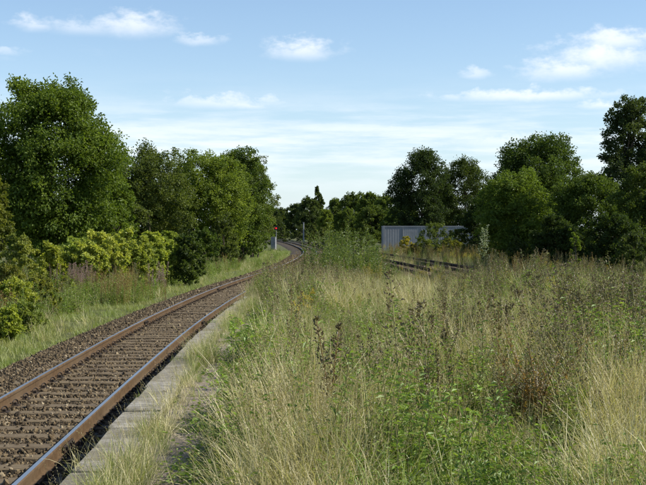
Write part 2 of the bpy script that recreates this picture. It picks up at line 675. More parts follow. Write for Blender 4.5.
def plat_z(x, y):
    t = np.clip((np.asarray(y, float) - PLAT_END) / (RAMP_END - PLAT_END), 0, 1)
    t = t * t * (3 - 2 * t)
    return PLAT_Z * (1 - t) - .22 * t + (fnoise(x, y, .8, 4) - .5) * .06


def build_ground():
    xs = np.concatenate([[-4000, -1500, -600, -250, -120, -70], np.arange(-45, 46, 1.5), [70, 120, 250, 600, 1500, 4000]])
    ys = np.concatenate([[-1500, -400, -120, -40], np.arange(-20, 200, 2.5), np.arange(200, 420, 12), [500, 700, 1100, 2200, 6000]])
    X, Y = np.meshgrid(xs, ys)
    Z = ground_z(X, Y)
    V = np.stack([X, Y, Z], -1).reshape(-1, 3)
    nx, ny = len(xs), len(ys)
    i = (np.arange(ny - 1)[:, None] * nx + np.arange(nx - 1)[None]).ravel()
    F = np.stack([i, i + 1, i + nx + 1, i + nx], 1)
    tag(mobj('ground', mesh_np('ground', V, F, [M['ground']], smooth=True)), kind='structure')


build_ground()


def strip(name, c, prof, y0, y1, mat, step=1.0):
    """cross-section (offset, z) swept along a track centre line"""
    ys = np.arange(y0, y1, step)
    x = cx(c, ys)
    h = np.gradient(x, ys)
    nx_, ny_ = 1 / np.sqrt(1 + h * h), -h / np.sqrt(1 + h * h)
    P = np.array(prof, float)
    V = np.stack([x[:, None] + nx_[:, None] * P[None, :, 0], ys[:, None] + ny_[:, None] * P[None, :, 0],
                  np.broadcast_to(P[None, :, 1], (len(ys), len(P)))], -1)
    V[..., 2] += (fnoise(V[..., 0], V[..., 1], 1.7, 2) - .5) * .03
    n, k = V.shape[:2]
    i = (np.arange(n - 1)[:, None] * k + np.arange(k - 1)[None]).ravel()
    F = np.stack([i, i + 1, i + k + 1, i + k], 1)
    return mobj(name, mesh_np(name, V.reshape(-1, 3), F, [mat], smooth=True))


BED = [(-2.55, -.5), (-2.2, -.33), (-1.85, -.2), (-1.3, -.19), (0, -.205), (1.3, -.2), (1.75, -.27), (2.2, -.5)]
tag(strip('ballast_bed', main_c, BED, -12, 420, M['bed']), kind='structure')
BED2 = [(-2.3, -.5), (-1.7, -.27), (-1.2, -.225), (0, -.235), (1.6, -.24), (3.2, -.235), (4.6, -.23), (5.2, -.3), (5.9, -.5)]
tag(strip('ballast_bed', r1_c, BED2, -10, 300, M['bed']), kind='structure')

# ------------------------------------------------------------------ rails and sleepers
RAIL = [(-.035, -.012), (-.023, 0), (.023, 0), (.035, -.012), (.035, -.04), (.012, -.055), (.012, -.125), (.07, -.145), (.07, -.159),
        (-.07, -.159), (-.07, -.145), (-.012, -.125), (-.012, -.055), (-.035, -.04)]


def rail_mesh(c, off, y0, y1, side_mat, top_mat):
    ys = np.concatenate([np.arange(y0, min(y1, 160), .8), np.arange(min(y1, 160), y1, 3.0)])
    x = cx(c, ys)
    h = np.gradient(x, ys)
    s = np.sqrt(1 + h * h)
    P = np.array(RAIL)
    o = off + P[None, :, 0]
    V = np.stack([x[:, None] + o / s[:, None], ys[:, None] - o * (h / s)[:, None], np.broadcast_to(P[None, :, 1], (len(ys), len(P)))], -1)
    n, k = V.shape[:2]
    Q, mi = [], []
    for j in range(k):
        j2 = (j + 1) % k
        i = np.arange(n - 1) * k
        Q.append(np.stack([i + j, i + j2, i + k + j2, i + k + j], 1)[:, ::-1])
        mi.append(np.full(n - 1, 1 if j == 1 else 0))
    return mesh_np('rail', V.reshape(-1, 3), np.concatenate(Q), [side_mat, top_mat], np.concatenate(mi))


SLEEPER_L = 2.6
SP = .643


def sleeper_mesh(i):
    r = np.random.default_rng(500 + i)
    b = PB()
    n = 7
    xs = np.linspace(-SLEEPER_L / 2, SLEEPER_L / 2, n)
    w = .125 + r.normal(0, .005, n)
    zt = -.166 + r.normal(0, .004, n)
    sk = r.normal(0, .004, n)
    V = []
    for q in range(n):
        V += [(xs[q], sk[q] - w[q], -.32), (xs[q], sk[q] - w[q], zt[q] - .012), (xs[q], sk[q] - w[q] + .015, zt[q]),
              (xs[q], sk[q] + w[q] - .015, zt[q]), (xs[q], sk[q] + w[q], zt[q] - .012), (xs[q], sk[q] + w[q], -.32)]
    Q = []
    for q in range(n - 1):
        for j in range(5):
            Q.append((q * 6 + j, (q + 1) * 6 + j, (q + 1) * 6 + j + 1, q * 6 + j + 1))
    Q += [(0, 1, 4, 5), (1, 2, 3, 4)]
    e = (n - 1) * 6
    Q += [(e + 5, e + 4, e + 1, e), (e + 4, e + 3, e + 2, e + 1)]
    b.add(V, Q=Q)
    return b.mesh('sleeper', [M['sleeper']])


def chair_mesh():
    b = PB()
    b.box((-.17, -.085, -.172), (.17, .085, -.155), 0, bev=.006)
    for s in (-1, 1):
        b.box((s * .11 - .022, -.03, -.156), (s * .11 + .022, .03, -.118), 0, bev=.012)
        an = np.linspace(-.2, PI * 1.15, 6)
        P = np.stack([s * (.105 + .022 * np.cos(an)), .065 * np.cos(an) + .01, -.128 + .042 * np.sin(an)], 1)
        b.tube(P, .013, 4)
    return b.mesh('rail_chair', [M['iron']])


chair_me = chair_mesh()
sleeper_mes = [sleeper_mesh(i) for i in range(6)]


def build_track(name_label, c, y0, y1, near_to, side_mat, top_mat, group):
    root = empty('railway_track', (0, 0, 0))
    tag(root, name_label, 'railway track', group)
    for off in (-.752, .752):
        mobj('rail', rail_mesh(c, off, y0, y1, side_mat, top_mat), root)
    if near_to > 0:
        fp = PB()
        for sd_ in (-1, 1):
            fp.box((sd_ * .03 - .014, -.28, -.122), (sd_ * .03 + .014, .28, -.052), 0, bev=.006)
            for q in (-.2, -.07, .07, .2):
                fp.box((sd_ * .055 - .014, q - .018, -.105), (sd_ * .055 + .014, q + .018, -.068), 0)
        fpm = fp.mesh('fishplate', [M['iron']])
        for yj in np.arange(13.4, 100, 18.29):
            for off in (-.752, .752):
                mobj('fishplate', fpm, root, (float(cx(c, yj)) + off, yj, 0), -math.atan(float((cx(c, yj + 1) - cx(c, yj - 1)) / 2)))
    y, i = y0, 0
    far = PB()
    rr = np.random.default_rng(3)
    while y < min(y1, 260):
        x = float(cx(c, y))
        hd = -math.atan(float((cx(c, y + 1) - cx(c, y - 1)) / 2))
        if y < near_to and y > 8.0:
            s = mobj('sleeper', sleeper_mes[rr.integers(6)], root, (x + rr.normal(0, .03), y + rr.normal(0, .018), rr.normal(0, .004)), hd + rr.normal(0, .01))
            for off in (-.752, .752):
                mobj('rail_chair', chair_me, s, (off - (s.location.x - x), 0, 0))
        else:
            ca, sa = math.cos(hd), math.sin(hd)
            k = far.n
            far.box((-1.3, -.125, -.3), (1.3, .125, -.172), 0)
            V = far.V[-1]
            far.V[-1] = np.stack([V[:, 0] * ca - V[:, 1] * sa + x, V[:, 0] * sa + V[:, 1] * ca + y, V[:, 2]], 1)
            for off in (-.752, .752):
                for s in (-1, 1):
                    far.box((off + s * .11 - .05, -.07, -.173), (off + s * .11 + .05, .07, -.07), 1)
                    V = far.V[-1]
                    far.V[-1] = np.stack([V[:, 0] * ca - V[:, 1] * sa + x, V[:, 0] * sa + V[:, 1] * ca + y, V[:, 2]], 1)
        y += SP
    tag(mobj('distant_sleepers', far.mesh('distant_sleepers', [M['sleeper'], M['iron']]), root), kind='stuff')
    return root


build_track('rusty curving railway line with polished rail tops beside the overgrown platform', main_c, -8, 560, 66, M['rust'], M['polish'], 'railway tracks')
build_track('dark rusty railway line just right of the weedy platform, nearer the saplings', r1_c, 0, 420, 0, M['darkrust'], M['darkrust'], 'railway tracks')
build_track('dark railway line farther right, running past the grey steel container', r2_c, 0, 260, 0, M['darkrust'], M['darkrust'], 'railway tracks')

# ------------------------------------------------------------------ geometry-node scatter for what nobody could count


def icorock(i):
    r = np.random.default_rng(900 + i)
    t = (1 + 5 ** .5) / 2
    V = np.array([(-1, t, 0), (1, t, 0), (-1, -t, 0), (1, -t, 0), (0, -1, t), (0, 1, t), (0, -1, -t), (0, 1, -t), (t, 0, -1), (t, 0, 1), (-t, 0, -1), (-t, 0, 1)], float)
    V /= np.linalg.norm(V[0])
    V *= r.uniform(.72, 1.15, (12, 1)) * np.array([1.15, .85, .7])
    F = [(0, 11, 5), (0, 5, 1), (0, 1, 7), (0, 7, 10), (0, 10, 11), (1, 5, 9), (5, 11, 4), (11, 10, 2), (10, 7, 6), (7, 1, 8),
         (3, 9, 4), (3, 4, 2), (3, 2, 6), (3, 6, 8), (3, 8, 9), (4, 9, 5), (2, 4, 11), (6, 2, 10), (8, 6, 7), (9, 8, 1)]
    return mesh_np('stone', V, np.array(F), [M['stone']])


def scatter(name, P, rot, scl, sources, label=None, mat_fallback=None):
    """one stuff object: instances of a few source meshes on the points P"""
    me = bpy.data.meshes.new(name)
    n = len(P)
    me.vertices.add(n)
    me.vertices.foreach_set('co', np.asarray(P, np.float32).ravel())
    a = me.attributes.new('rot', 'FLOAT_VECTOR', 'POINT'); a.data.foreach_set('vector', np.asarray(rot, np.float32).ravel())
    a = me.attributes.new('scl', 'FLOAT', 'POINT'); a.data.foreach_set('value', np.asarray(scl, np.float32))
    a = me.attributes.new('pick', 'INT', 'POINT'); a.data.foreach_set('value', rng.integers(0, len(sources), n).astype(np.int32))
    c = bpy.data.collections.new(name + '_sources')
    for s in sources:
        c.objects.link(bpy.data.objects.new(name + '_piece', s))
    g = bpy.data.node_groups.new(name, 'GeometryNodeTree')
    g.interface.new_socket('Geometry', in_out='INPUT', socket_type='NodeSocketGeometry')
    g.interface.new_socket('Geometry', in_out='OUTPUT', socket_type='NodeSocketGeometry')
    N, L = g.nodes, g.links
    gi, go = N.new('NodeGroupInput'), N.new('NodeGroupOutput')
    ip = N.new('GeometryNodeInstanceOnPoints')
    ci = N.new('GeometryNodeCollectionInfo')
    ci.inputs['Collection'].default_value = c
    ci.inputs['Separate Children'].default_value = True
    ci.inputs['Reset Children'].default_value = True
    ip.inputs['Pick Instance'].default_value = True

    def attr(nm, ty):
        q = N.new('GeometryNodeInputNamedAttribute')
        q.data_type = ty
        q.inputs['Name'].default_value = nm
        return next(o for o in q.outputs if o.enabled and o.name == 'Attribute')
    L.new(gi.outputs[0], ip.inputs['Points'])
    L.new(ci.outputs[0], ip.inputs['Instance'])
    L.new(attr('pick', 'INT'), ip.inputs['Instance Index'])
    L.new(attr('rot', 'FLOAT_VECTOR'), ip.inputs['Rotation'])
    L.new(attr('scl', 'FLOAT'), ip.inputs['Scale'])
    L.new(ip.outputs[0], go.inputs[0])
    o = mobj(name, me)
    md = o.modifiers.new('scatter', 'NODES')
    md.node_group = g
    tag(o, label=label, kind='stuff')
    return o


rocks = [icorock(i) for i in range(10)]


def ballast_points(c, y0, y1, dens0, yref, lo, hi, clear=True, r=rng):
    """stones on a bed between offsets lo..hi; density falls with distance"""
    out = []
    for a in np.arange(y0, y1, 4.0):
        d = dens0 * min(1.0, (yref / (a + 2)) ** 1.6)
        n = int(d * 4 * (hi - lo))
        y = r.uniform(a, a + 4, n)
        o = r.uniform(lo, hi, n)
        out.append(np.stack([o, y], 1))
    q = np.concatenate(out)
    o, y = q[:, 0], q[:, 1]
    # keep sleeper tops mostly clear
    ph = (y - (-8)) / SP
    on = (np.abs(ph - np.round(ph)) * SP < .082) & (np.abs(o) < 1.22)
    keep = ~on | (r.random(len(y)) < .1)
    keep &= ~((np.abs(np.abs(o) - .752) < .06))
    o, y = o[keep], y[keep]
    return o, y, (on[keep])


o_, y_, on_ = ballast_points(main_c, 8, 130, 900, 24, -2.5, 2.1)
P_ = np.array(BED)
zb = np.interp(o_, P_[:, 0], P_[:, 1])
h_ = (cx(main_c, y_ + 1) - cx(main_c, y_ - 1)) / 2
bury = np.where(on_, .035, rng.normal(-.006, .018, len(o_)))
PTS = np.stack([cx(main_c, y_) + o_, y_ - o_ * h_, zb + bury], 1)
sc_ = rng.lognormal(math.log(.022), .33, len(o_)) * np.clip(y_ / 42, 1, 2.0)
scatter('ballast_stones', PTS, rng.uniform(0, 6.28, (len(o_), 3)), sc_, rocks)
o_, y_, on_ = ballast_points(r1_c, 58, 170, 60, 70, -2.2, 5.4)
P_ = np.array(BED2)
PTS = np.stack([cx(r1_c, y_) + o_, y_, np.interp(o_, P_[:, 0], P_[:, 1]) + .01], 1)
scatter('trackside_stones', PTS, rng.uniform(0, 6.28, (len(o_), 3)), rng.uniform(.05, .09, len(o_)), rocks)

# ------------------------------------------------------------------ platform


def build_platform():
    root = empty('platform', (0, 0, 0))
    tag(root, kind='structure')
    ys = np.arange(-10, RAMP_END + .1, .5)
    e = cx(EDGE, ys) + .03
    offs = np.concatenate([[0], np.linspace(.35, 1, 12)])
    X = e[:, None] + (PLAT_RIGHT - e)[:, None] * np.concatenate([[0], np.linspace(.06, 1, 12)])[None]
    Z = plat_z(X, ys[:, None]) - .048
    Z[:, 0] = Z[:, 0] - .0
    low = np.full((len(ys), 1), -.6)
    V = np.stack([np.concatenate([X[:, :1], X, X[:, -1:]], 1), np.broadcast_to(ys[:, None], (len(ys), X.shape[1] + 2)), np.concatenate([low, Z, low], 1)], -1)
    n, k = V.shape[:2]
    i = (np.arange(n - 1)[:, None] * k + np.arange(k - 1)[None])
    F = np.stack([i, i + 1, i + k + 1, i + k], -1).reshape(-1, 4)
    mi = np.broadcast_to(np.array([1] + [0] * (k - 3) + [1]), (n - 1, k - 1)).ravel()
    mobj('platform_bank', mesh_np('platform_bank', V.reshape(-1, 3), F, [M['soil'], M['wallbrick']], mi), root)
    r = np.random.default_rng(21)

    def slab(w, d, h, jit, mat, nm):
        b = PB()
        c0 = np.array([(-w / 2, -d / 2), (w / 2, -d / 2), (w / 2, d / 2), (-w / 2, d / 2)])
        # eight-sided outline with chipped corners
        pts = []
        for q in range(4):
            p, a, z = c0[q], c0[q - 1], c0[(q + 1) % 4]
            ch = abs(r.normal(0, jit)) + .008
            ch2 = abs(r.normal(0, jit)) + .008
            pts += [p + (a - p) / np.linalg.norm(a - p) * ch, p + (z - p) / np.linalg.norm(z - p) * ch2]
        pts = np.array(pts)
        ins = pts * (1 - .012 / min(w, d) * 2)
        V = np.concatenate([np.c_[pts, np.full(8, -h)], np.c_[pts, np.full(8, -.012)], np.c_[ins, r.normal(0, .002, 8)], [[0, 0, r.normal(0, .003)]]])
        Q = []
        T = []
        for q in range(8):
            z = (q + 1) % 8
            Q += [(q, z, 8 + z, 8 + q), (8 + q, 8 + z, 16 + z, 16 + q)]
            T.append((16 + q, 16 + z, 24))
        b.add(V, T=T, Q=Q)
        return b.mesh(nm, [mat])
    y = -6.0
    L_ = .92
    cop = [slab(.34, L_ - .007, .14, .025, M['coping'], 'coping_stone') for _ in range(5)]
    while y < PLAT_END - .2:
        x = float(cx(EDGE, y)) + .17
        hd = -math.atan(float(cx(EDGE, y + .5) - cx(EDGE, y - .5)))
        o = mobj('coping_stone', cop[r.integers(5)], root, (x + r.normal(0, .012), y, PLAT_Z + r.normal(0, .008)), hd + r.normal(0, .008))
        o.rotation_euler[0] = r.normal(0, .008)
        o.rotation_euler[1] = r.normal(0, .012)
        y += L_
    # pale end stone of the coping
    b = PB()
    b.box((-.28, -.2, -.25), (.28, .2, .03), bev=.03)
    o = mobj('end_stone', b.mesh('end_stone', [M['white']]), root, (float(cx(EDGE, 30.3)) + .3, 30.2, PLAT_Z), .1)
    pav = [slab(.5, .74, .06, .03, M['paving'], 'paving_slab') for _ in range(6)]
    for kx in range(2):
        y = -4.0 + kx * .3
        while y < 29.5:
            x = float(cx(EDGE, y)) + .66 + kx * .515
            o = mobj('paving_slab', pav[r.integers(6)], root, (x + r.normal(0, .012), y, PLAT_Z - .022 + r.normal(0, .008)), r.normal(0, .015) + .02)
            o.rotation_euler[0] = r.normal(0, .012)
            o.rotation_euler[1] = r.normal(0, .015)
            y += .755


build_platform()

# ------------------------------------------------------------------ trees
EXTRA_TREES = []


def tree_meshes(seed, H, r, low, leaf, nleaf, style='round', mat='leaf'):
    """trunk and crown meshes of one tree standing at the origin: height H, crown radius r, lowest foliage at height low"""
    g = np.random.default_rng(seed)
    ch = (H - low) / 2
    cz = low + ch
    blobs = []

    def bl(x, y, z, s, sz=1.0):
        blobs.append((x, y, z, s, s, s * sz))
    if style == 'conifer':
        n = 60
        for i in range(n):
            t = i / (n - 1)
            rad = r * (1 - t) ** 1.0
            a = g.uniform(0, 2 * PI)
            bl(math.cos(a) * rad * .5, math.sin(a) * rad * .5, low + (H - low) * t * .98, rad * .5 + .05, .7)
    elif style == 'column':
        n = 16
        for i in range(n):
            t = (i + .5) / n
            rad = r * (math.sin(PI * min(.97, .12 + .8 * t)) ** .7)
            a = g.uniform(0, 2 * PI)
            bl(math.cos(a) * rad * .5, math.sin(a) * rad * .5, low + (H - low) * t, rad * .55 + .12, 1.1)
    else:
        n = {'round': 34, 'bushy': 26, 'ragged': 40}[style]
        for i in range(n):
            z = 1 - 2 * (i + .5) / n
            a = i * 2.399 + g.normal(0, .35)
            rr_ = math.sqrt(1 - z * z)
            k = g.uniform(.55, .78)
            shape = 1.0 if z < .1 else 1.0 - .12 * z
            if style == 'bushy' and z < 0:
                shape = 1.05
            s = r * g.uniform(.24, .42)
            bl(math.cos(a) * rr_ * r * k * shape, math.sin(a) * rr_ * r * k * shape, cz + z * ch * g.uniform(.7, .86), s, g.uniform(.75, 1.0))
        for i in range(6 if style == 'ragged' else 4):
            a = g.uniform(0, 2 * PI)
            q = g.uniform(.05, .5) * r
            bl(math.cos(a) * q, math.sin(a) * q, H - g.uniform(.12, .28) * ch, r * g.uniform(.14, .22), 1.1)
        bl(0, 0, cz, r * .55, 1.0)
    B = np.array(blobs)
    w = B[:, 3] ** (1.2 if style == 'conifer' else 2)
    m = 44
    ncl = max(30, nleaf // m)
    bi = g.choice(len(B), ncl, p=w / w.sum())
    d = nrm(g.normal(0, 1, (ncl, 3)))
    d[:, 2] = np.where(g.random(ncl) < .3, np.abs(d[:, 2]), d[:, 2])
    rad = np.where(g.random(ncl) < .72, g.uniform(.82, 1.03, ncl), g.uniform(.15, .8, ncl))
    C = B[bi, :3] + d * rad[:, None] * B[bi, 3:6]
    C[:, 2] = np.maximum(C[:, 2], .15)
    out = nrm(C - np.array([0, 0, cz * .8]))
    cs = r * g.uniform(.07, .135, ncl) * (.3 if style == 'conifer' else 1)
    N_ = ncl * m
    ci = np.repeat(np.arange(ncl), m)
    ball = nrm(g.normal(0, 1, (N_, 3))) * (g.random(N_) ** .42)[:, None]
    along = g.uniform(-.5, 1.0, N_) * np.repeat(g.uniform(.1, .95, ncl), m)
    pos = C[ci] + (ball * np.array([1, 1, .72]) + out[ci] * along[:, None]) * cs[ci][:, None]
    pos[:, 2] = np.maximum(pos[:, 2], .03)
    ax = nrm(ball * .7 + out[ci] * .4 + g.normal(0, .55, (N_, 3)) + np.array([0, 0, -.25]))
    nor = nrm(ball * .8 + out[ci] * .3 + np.array([0, 0, .55]) + g.normal(0, .4, (N_, 3)))
    ln = leaf * g.uniform(.7, 1.35, N_)
    ctint = g.normal(.45, .2, ncl)
    tint = np.clip(ctint[ci] + g.normal(0, .14, N_), 0, 1)
    b = PB()
    b.leaves(pos, ax, nor, ln, ln * g.uniform(.55, .85, N_), 0, tint)
    crown = b.mesh('crown', [M[mat]])
    # trunk with limbs
    t = PB()
    tr = max(.03, H * .018)
    top = low + (H - low) * .6
    bend = g.normal(0, .03 * H, 2)
    zz = np.linspace(-.3, top, 7)
    ff = np.clip(zz / top, 0, 1)
    path = np.stack([bend[0] * ff ** 2, bend[1] * ff ** 2, zz], 1)
    t.tube(path, tr * (1 - .7 * ff) * np.where(zz < 0, 1.35, 1), 7)
    idx = g.permutation(len(B))[:min(len(B), 22)]
    for i in idx:
        e = B[i, :3]
        z0 = np.clip(e[2] - g.uniform(.12, .35) * H, .12 * H, top * .95)
        f = z0 / top
        s = np.array([bend[0] * f * f, bend[1] * f * f, z0])
        mid = (s + e) / 2 + np.array([0, 0, -.04 * H]) + g.normal(0, .02 * H, 3)
        r0 = tr * (1 - .7 * f) * .55
        t.tube([s, (s + mid) / 2 + g.normal(0, .008 * H, 3), mid, (mid + e) / 2, e], np.linspace(r0, r0 * .2, 5), 5)
    return t.mesh('trunk', [M['bark']], True), crown


def plant_tree(name, loc, meshes, color, label, cat, group=None, rz=0.0, scale=(1, 1, 1), parts=('trunk', 'crown')):
    root = empty(name, loc, rz)
    root.scale = scale
    tag(root, label, cat, group)
    mobj(parts[0], meshes[0], root)
    c = mobj(parts[1], meshes[1], root)
    c.color = (*color, 1)
    return root


def tree(px, Y, py, half, color, label, style='round', low=.1, leaf=.13, nleaf=30000, seed=1, name='tree', cat='tree', group=None, mat='leaf', dx=0.0):
    x = at(px, Y)
    z0 = float(ground_z(x, Y))
    H = zat(py, Y) - z0
    r = half / FPX * Y
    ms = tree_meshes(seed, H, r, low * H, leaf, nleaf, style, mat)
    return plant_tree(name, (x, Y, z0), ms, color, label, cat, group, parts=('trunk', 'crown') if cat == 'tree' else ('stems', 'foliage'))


G_DEEP = (.055, .085, .024)
G_MID = (.075, .11, .028)
G_LIGHT = (.085, .125, .026)
G_YEL = (.19, .225, .05)
G_GREY = (.05, .075, .032)
G_DARK = (.045, .068, .026)

# left-hand side
tree(50, 72, 82, 74, (.075, .118, .024), 'tallest broad green tree on the left, standing alone above the pale hedge', 'ragged', .06, .165, 88000, 11, 'broadleaf_tree', group='trees left of the track')
tree(150, 90, 150, 52, (.07, .098, .03), 'dull dark green tree right behind the tallest left tree', 'bushy', .02, .15, 46000, 12, 'broadleaf_tree', group='trees left of the track')
tree(212, 94, 153, 44, (.105, .15, .032), 'yellow-green bushy tree in the middle of the left row', 'ragged', .02, .15, 44000, 13, 'broadleaf_tree', group='trees left of the track')
tree(240, 106, 149, 36, (.07, .108, .028), 'tall darker green tree with ragged top behind the yellow-green one', 'ragged', .04, .16, 34000, 14, 'broadleaf_tree', group='trees left of the track')
tree(252, 122, 157, 25, (.085, .11, .045), 'grey-green tree at the right end of the left row, leaning towards the track', 'ragged', .05, .14, 26000, 15, 'broadleaf_tree', group='trees left of the track')
tree(186, 104, 160, 26, (.035, .055, .02), 'dark tree seen in the gap behind the dull dark green tree', 'bushy', .1, .14, 16000, 16, 'broadleaf_tree', group='trees left of the track')
tree(-14, 46, 160, 30, (.09, .11, .025), 'yellowing young tree cut by the left edge of the picture', 'ragged', .15, .1, 14000, 17, 'young_tree', group='trees left of the track')
tree(112, 78, 172, 30, (.08, .125, .025), 'low bright green tree at the right foot of the tallest left tree', 'bushy', .05, .14, 16000, 18, 'broadleaf_tree', group='trees left of the track')

# right-hand side
tree(421, 165, 147, 32, (.03, .05, .018), 'dark dense tree standing right behind the grey container', 'round', .03, .21, 46000, 21, 'broadleaf_tree', group='trees right of the tracks')
tree(464, 170, 157, 34, (.042, .064, .02), 'dark tree with a thin top, between the container tree and the round tree', 'bushy', .03, .21, 34000, 22, 'broadleaf_tree', group='trees right of the tracks')
tree(540, 112, 134, 50, (.05, .082, .022), 'large round dark green tree in the middle of the right-hand trees', 'round', .05, .18, 76000, 23, 'broadleaf_tree', group='trees right of the tracks')
tree(516, 92, 172, 42, (.085, .13, .028), 'lighter green leafy tree in front of the large round one', 'ragged', .03, .15, 42000, 24, 'broadleaf_tree', group='trees right of the tracks')
tree(630, 88, 92, 36, (.042, .064, .028), 'tall narrow dark tree towering at the right edge', 'ragged', .12, .15, 44000, 25, 'broadleaf_tree', group='trees right of the tracks')
tree(590, 84, 174, 40, (.06, .095, .024), 'low spreading green tree below the tall tree at right', 'bushy', .02, .14, 32000, 26, 'broadleaf_tree', group='trees right of the tracks')
tree(646, 76, 160, 34, (.06, .09, .024), 'bushy green tree cut by the right edge of the picture', 'bushy', .02, .14, 28000, 27, 'broadleaf_tree', group='trees right of the tracks')
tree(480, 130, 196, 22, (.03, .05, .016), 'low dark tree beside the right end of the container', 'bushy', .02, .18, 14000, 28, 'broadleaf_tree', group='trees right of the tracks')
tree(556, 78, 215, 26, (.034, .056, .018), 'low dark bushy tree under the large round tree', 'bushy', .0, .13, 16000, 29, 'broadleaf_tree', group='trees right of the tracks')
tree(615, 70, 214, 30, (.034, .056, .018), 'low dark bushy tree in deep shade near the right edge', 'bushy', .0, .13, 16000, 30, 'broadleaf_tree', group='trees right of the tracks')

# far row behind the junction: three kinds, copied
far_protos = [tree_meshes(41, 12, 4.6, .2, .42, 17000, 'round'), tree_meshes(42, 12, 4.2, .2, .42, 17000, 'ragged'), tree_meshes(43, 12, 4.8, .1, .42, 17000, 'bushy')]
far_con = tree_meshes(44, 14, 6.0, .6, .4, 24000, 'conifer')
FAR = [
    (281, 470, 208, 13, 0, G_DARK, 'dark far tree just right of the left row, low over the track'),
    (297, 450, 204, 13, 1, G_DARK, 'dark far tree above the vanishing track'),
    (309, 340, 197, 13, 2, G_DARK, 'dark bushy far tree left of the pointed conifer'),
    (336, 320, 199, 13, 1, G_DEEP, 'dark far tree right of the pointed conifer'),
    (352, 300, 193, 15, 0, G_DEEP, 'rounded far tree in the middle of the distant row'),
    (369, 285, 193, 15, 1, G_MID, 'mid green far tree right of the middle of the distant row'),
    (386, 265, 195, 16, 2, G_MID, 'mid green bushy far tree left of the dark container tree'),
    (346, 250, 208, 13, 2, G_MID, 'lower green tree in front of the distant row, behind the saplings'),
    (372, 225, 206, 17, 0, (.065, .095, .028), 'lighter olive tree in front of the distant row, left of the container'),
    (396, 205, 207, 15, 2, (.055, .09, .022), 'green bushy tree touching the left end of the container'),
    (326, 262, 210, 9, 1, (.10, .14, .03), 'small light green tree below the pointed conifer'),
    (405, 235, 196, 14, 0, G_DEEP, 'dark green far tree half hidden by the dark container tree'),
    (270, 400, 205, 13, 2, G_DARK, 'dark far tree mostly hidden behind the left row'),
    (440, 230, 190, 20, 1, G_DARK, 'dark tree in the background between the two container trees'),
    (20, 150, 176, 40, 2, G_DEEP, 'dark background tree at far left behind the tallest left tree'),
    (92, 160, 184, 36, 0, G_DEEP, 'dark background tree seen below and right of the tallest left tree'),
    (152, 170, 186, 34, 2, G_DEEP, 'dark background tree behind the dull dark green tree'),
    (500, 190, 180, 26, 2, G_DARK, 'dark tree in the background left of the large round tree'),
]
for i, (px, Y, py, half, k, c, lab) in enumerate(FAR):
    x = at(px, Y)
    z0 = -.4
    H = zat(py, Y) - z0
    rr_ = half / FPX * Y
    base = (4.6, 4.2, 4.8)[k]
    plant_tree('far_tree', (x, Y, z0), far_protos[k], c, lab, 'tree', 'distant trees beyond the junction', rz=i * 1.7, scale=(rr_ / base, rr_ / base, H / 12))
x = at(317.5, 365)
plant_tree('conifer_tree', (x, 365, -.4), far_con, G_DARK, 'pointed dark conifer rising above the distant trees', 'tree', 'distant trees beyond the junction', scale=(1.0, 1.0, (zat(183, 365) + .4) / 14))

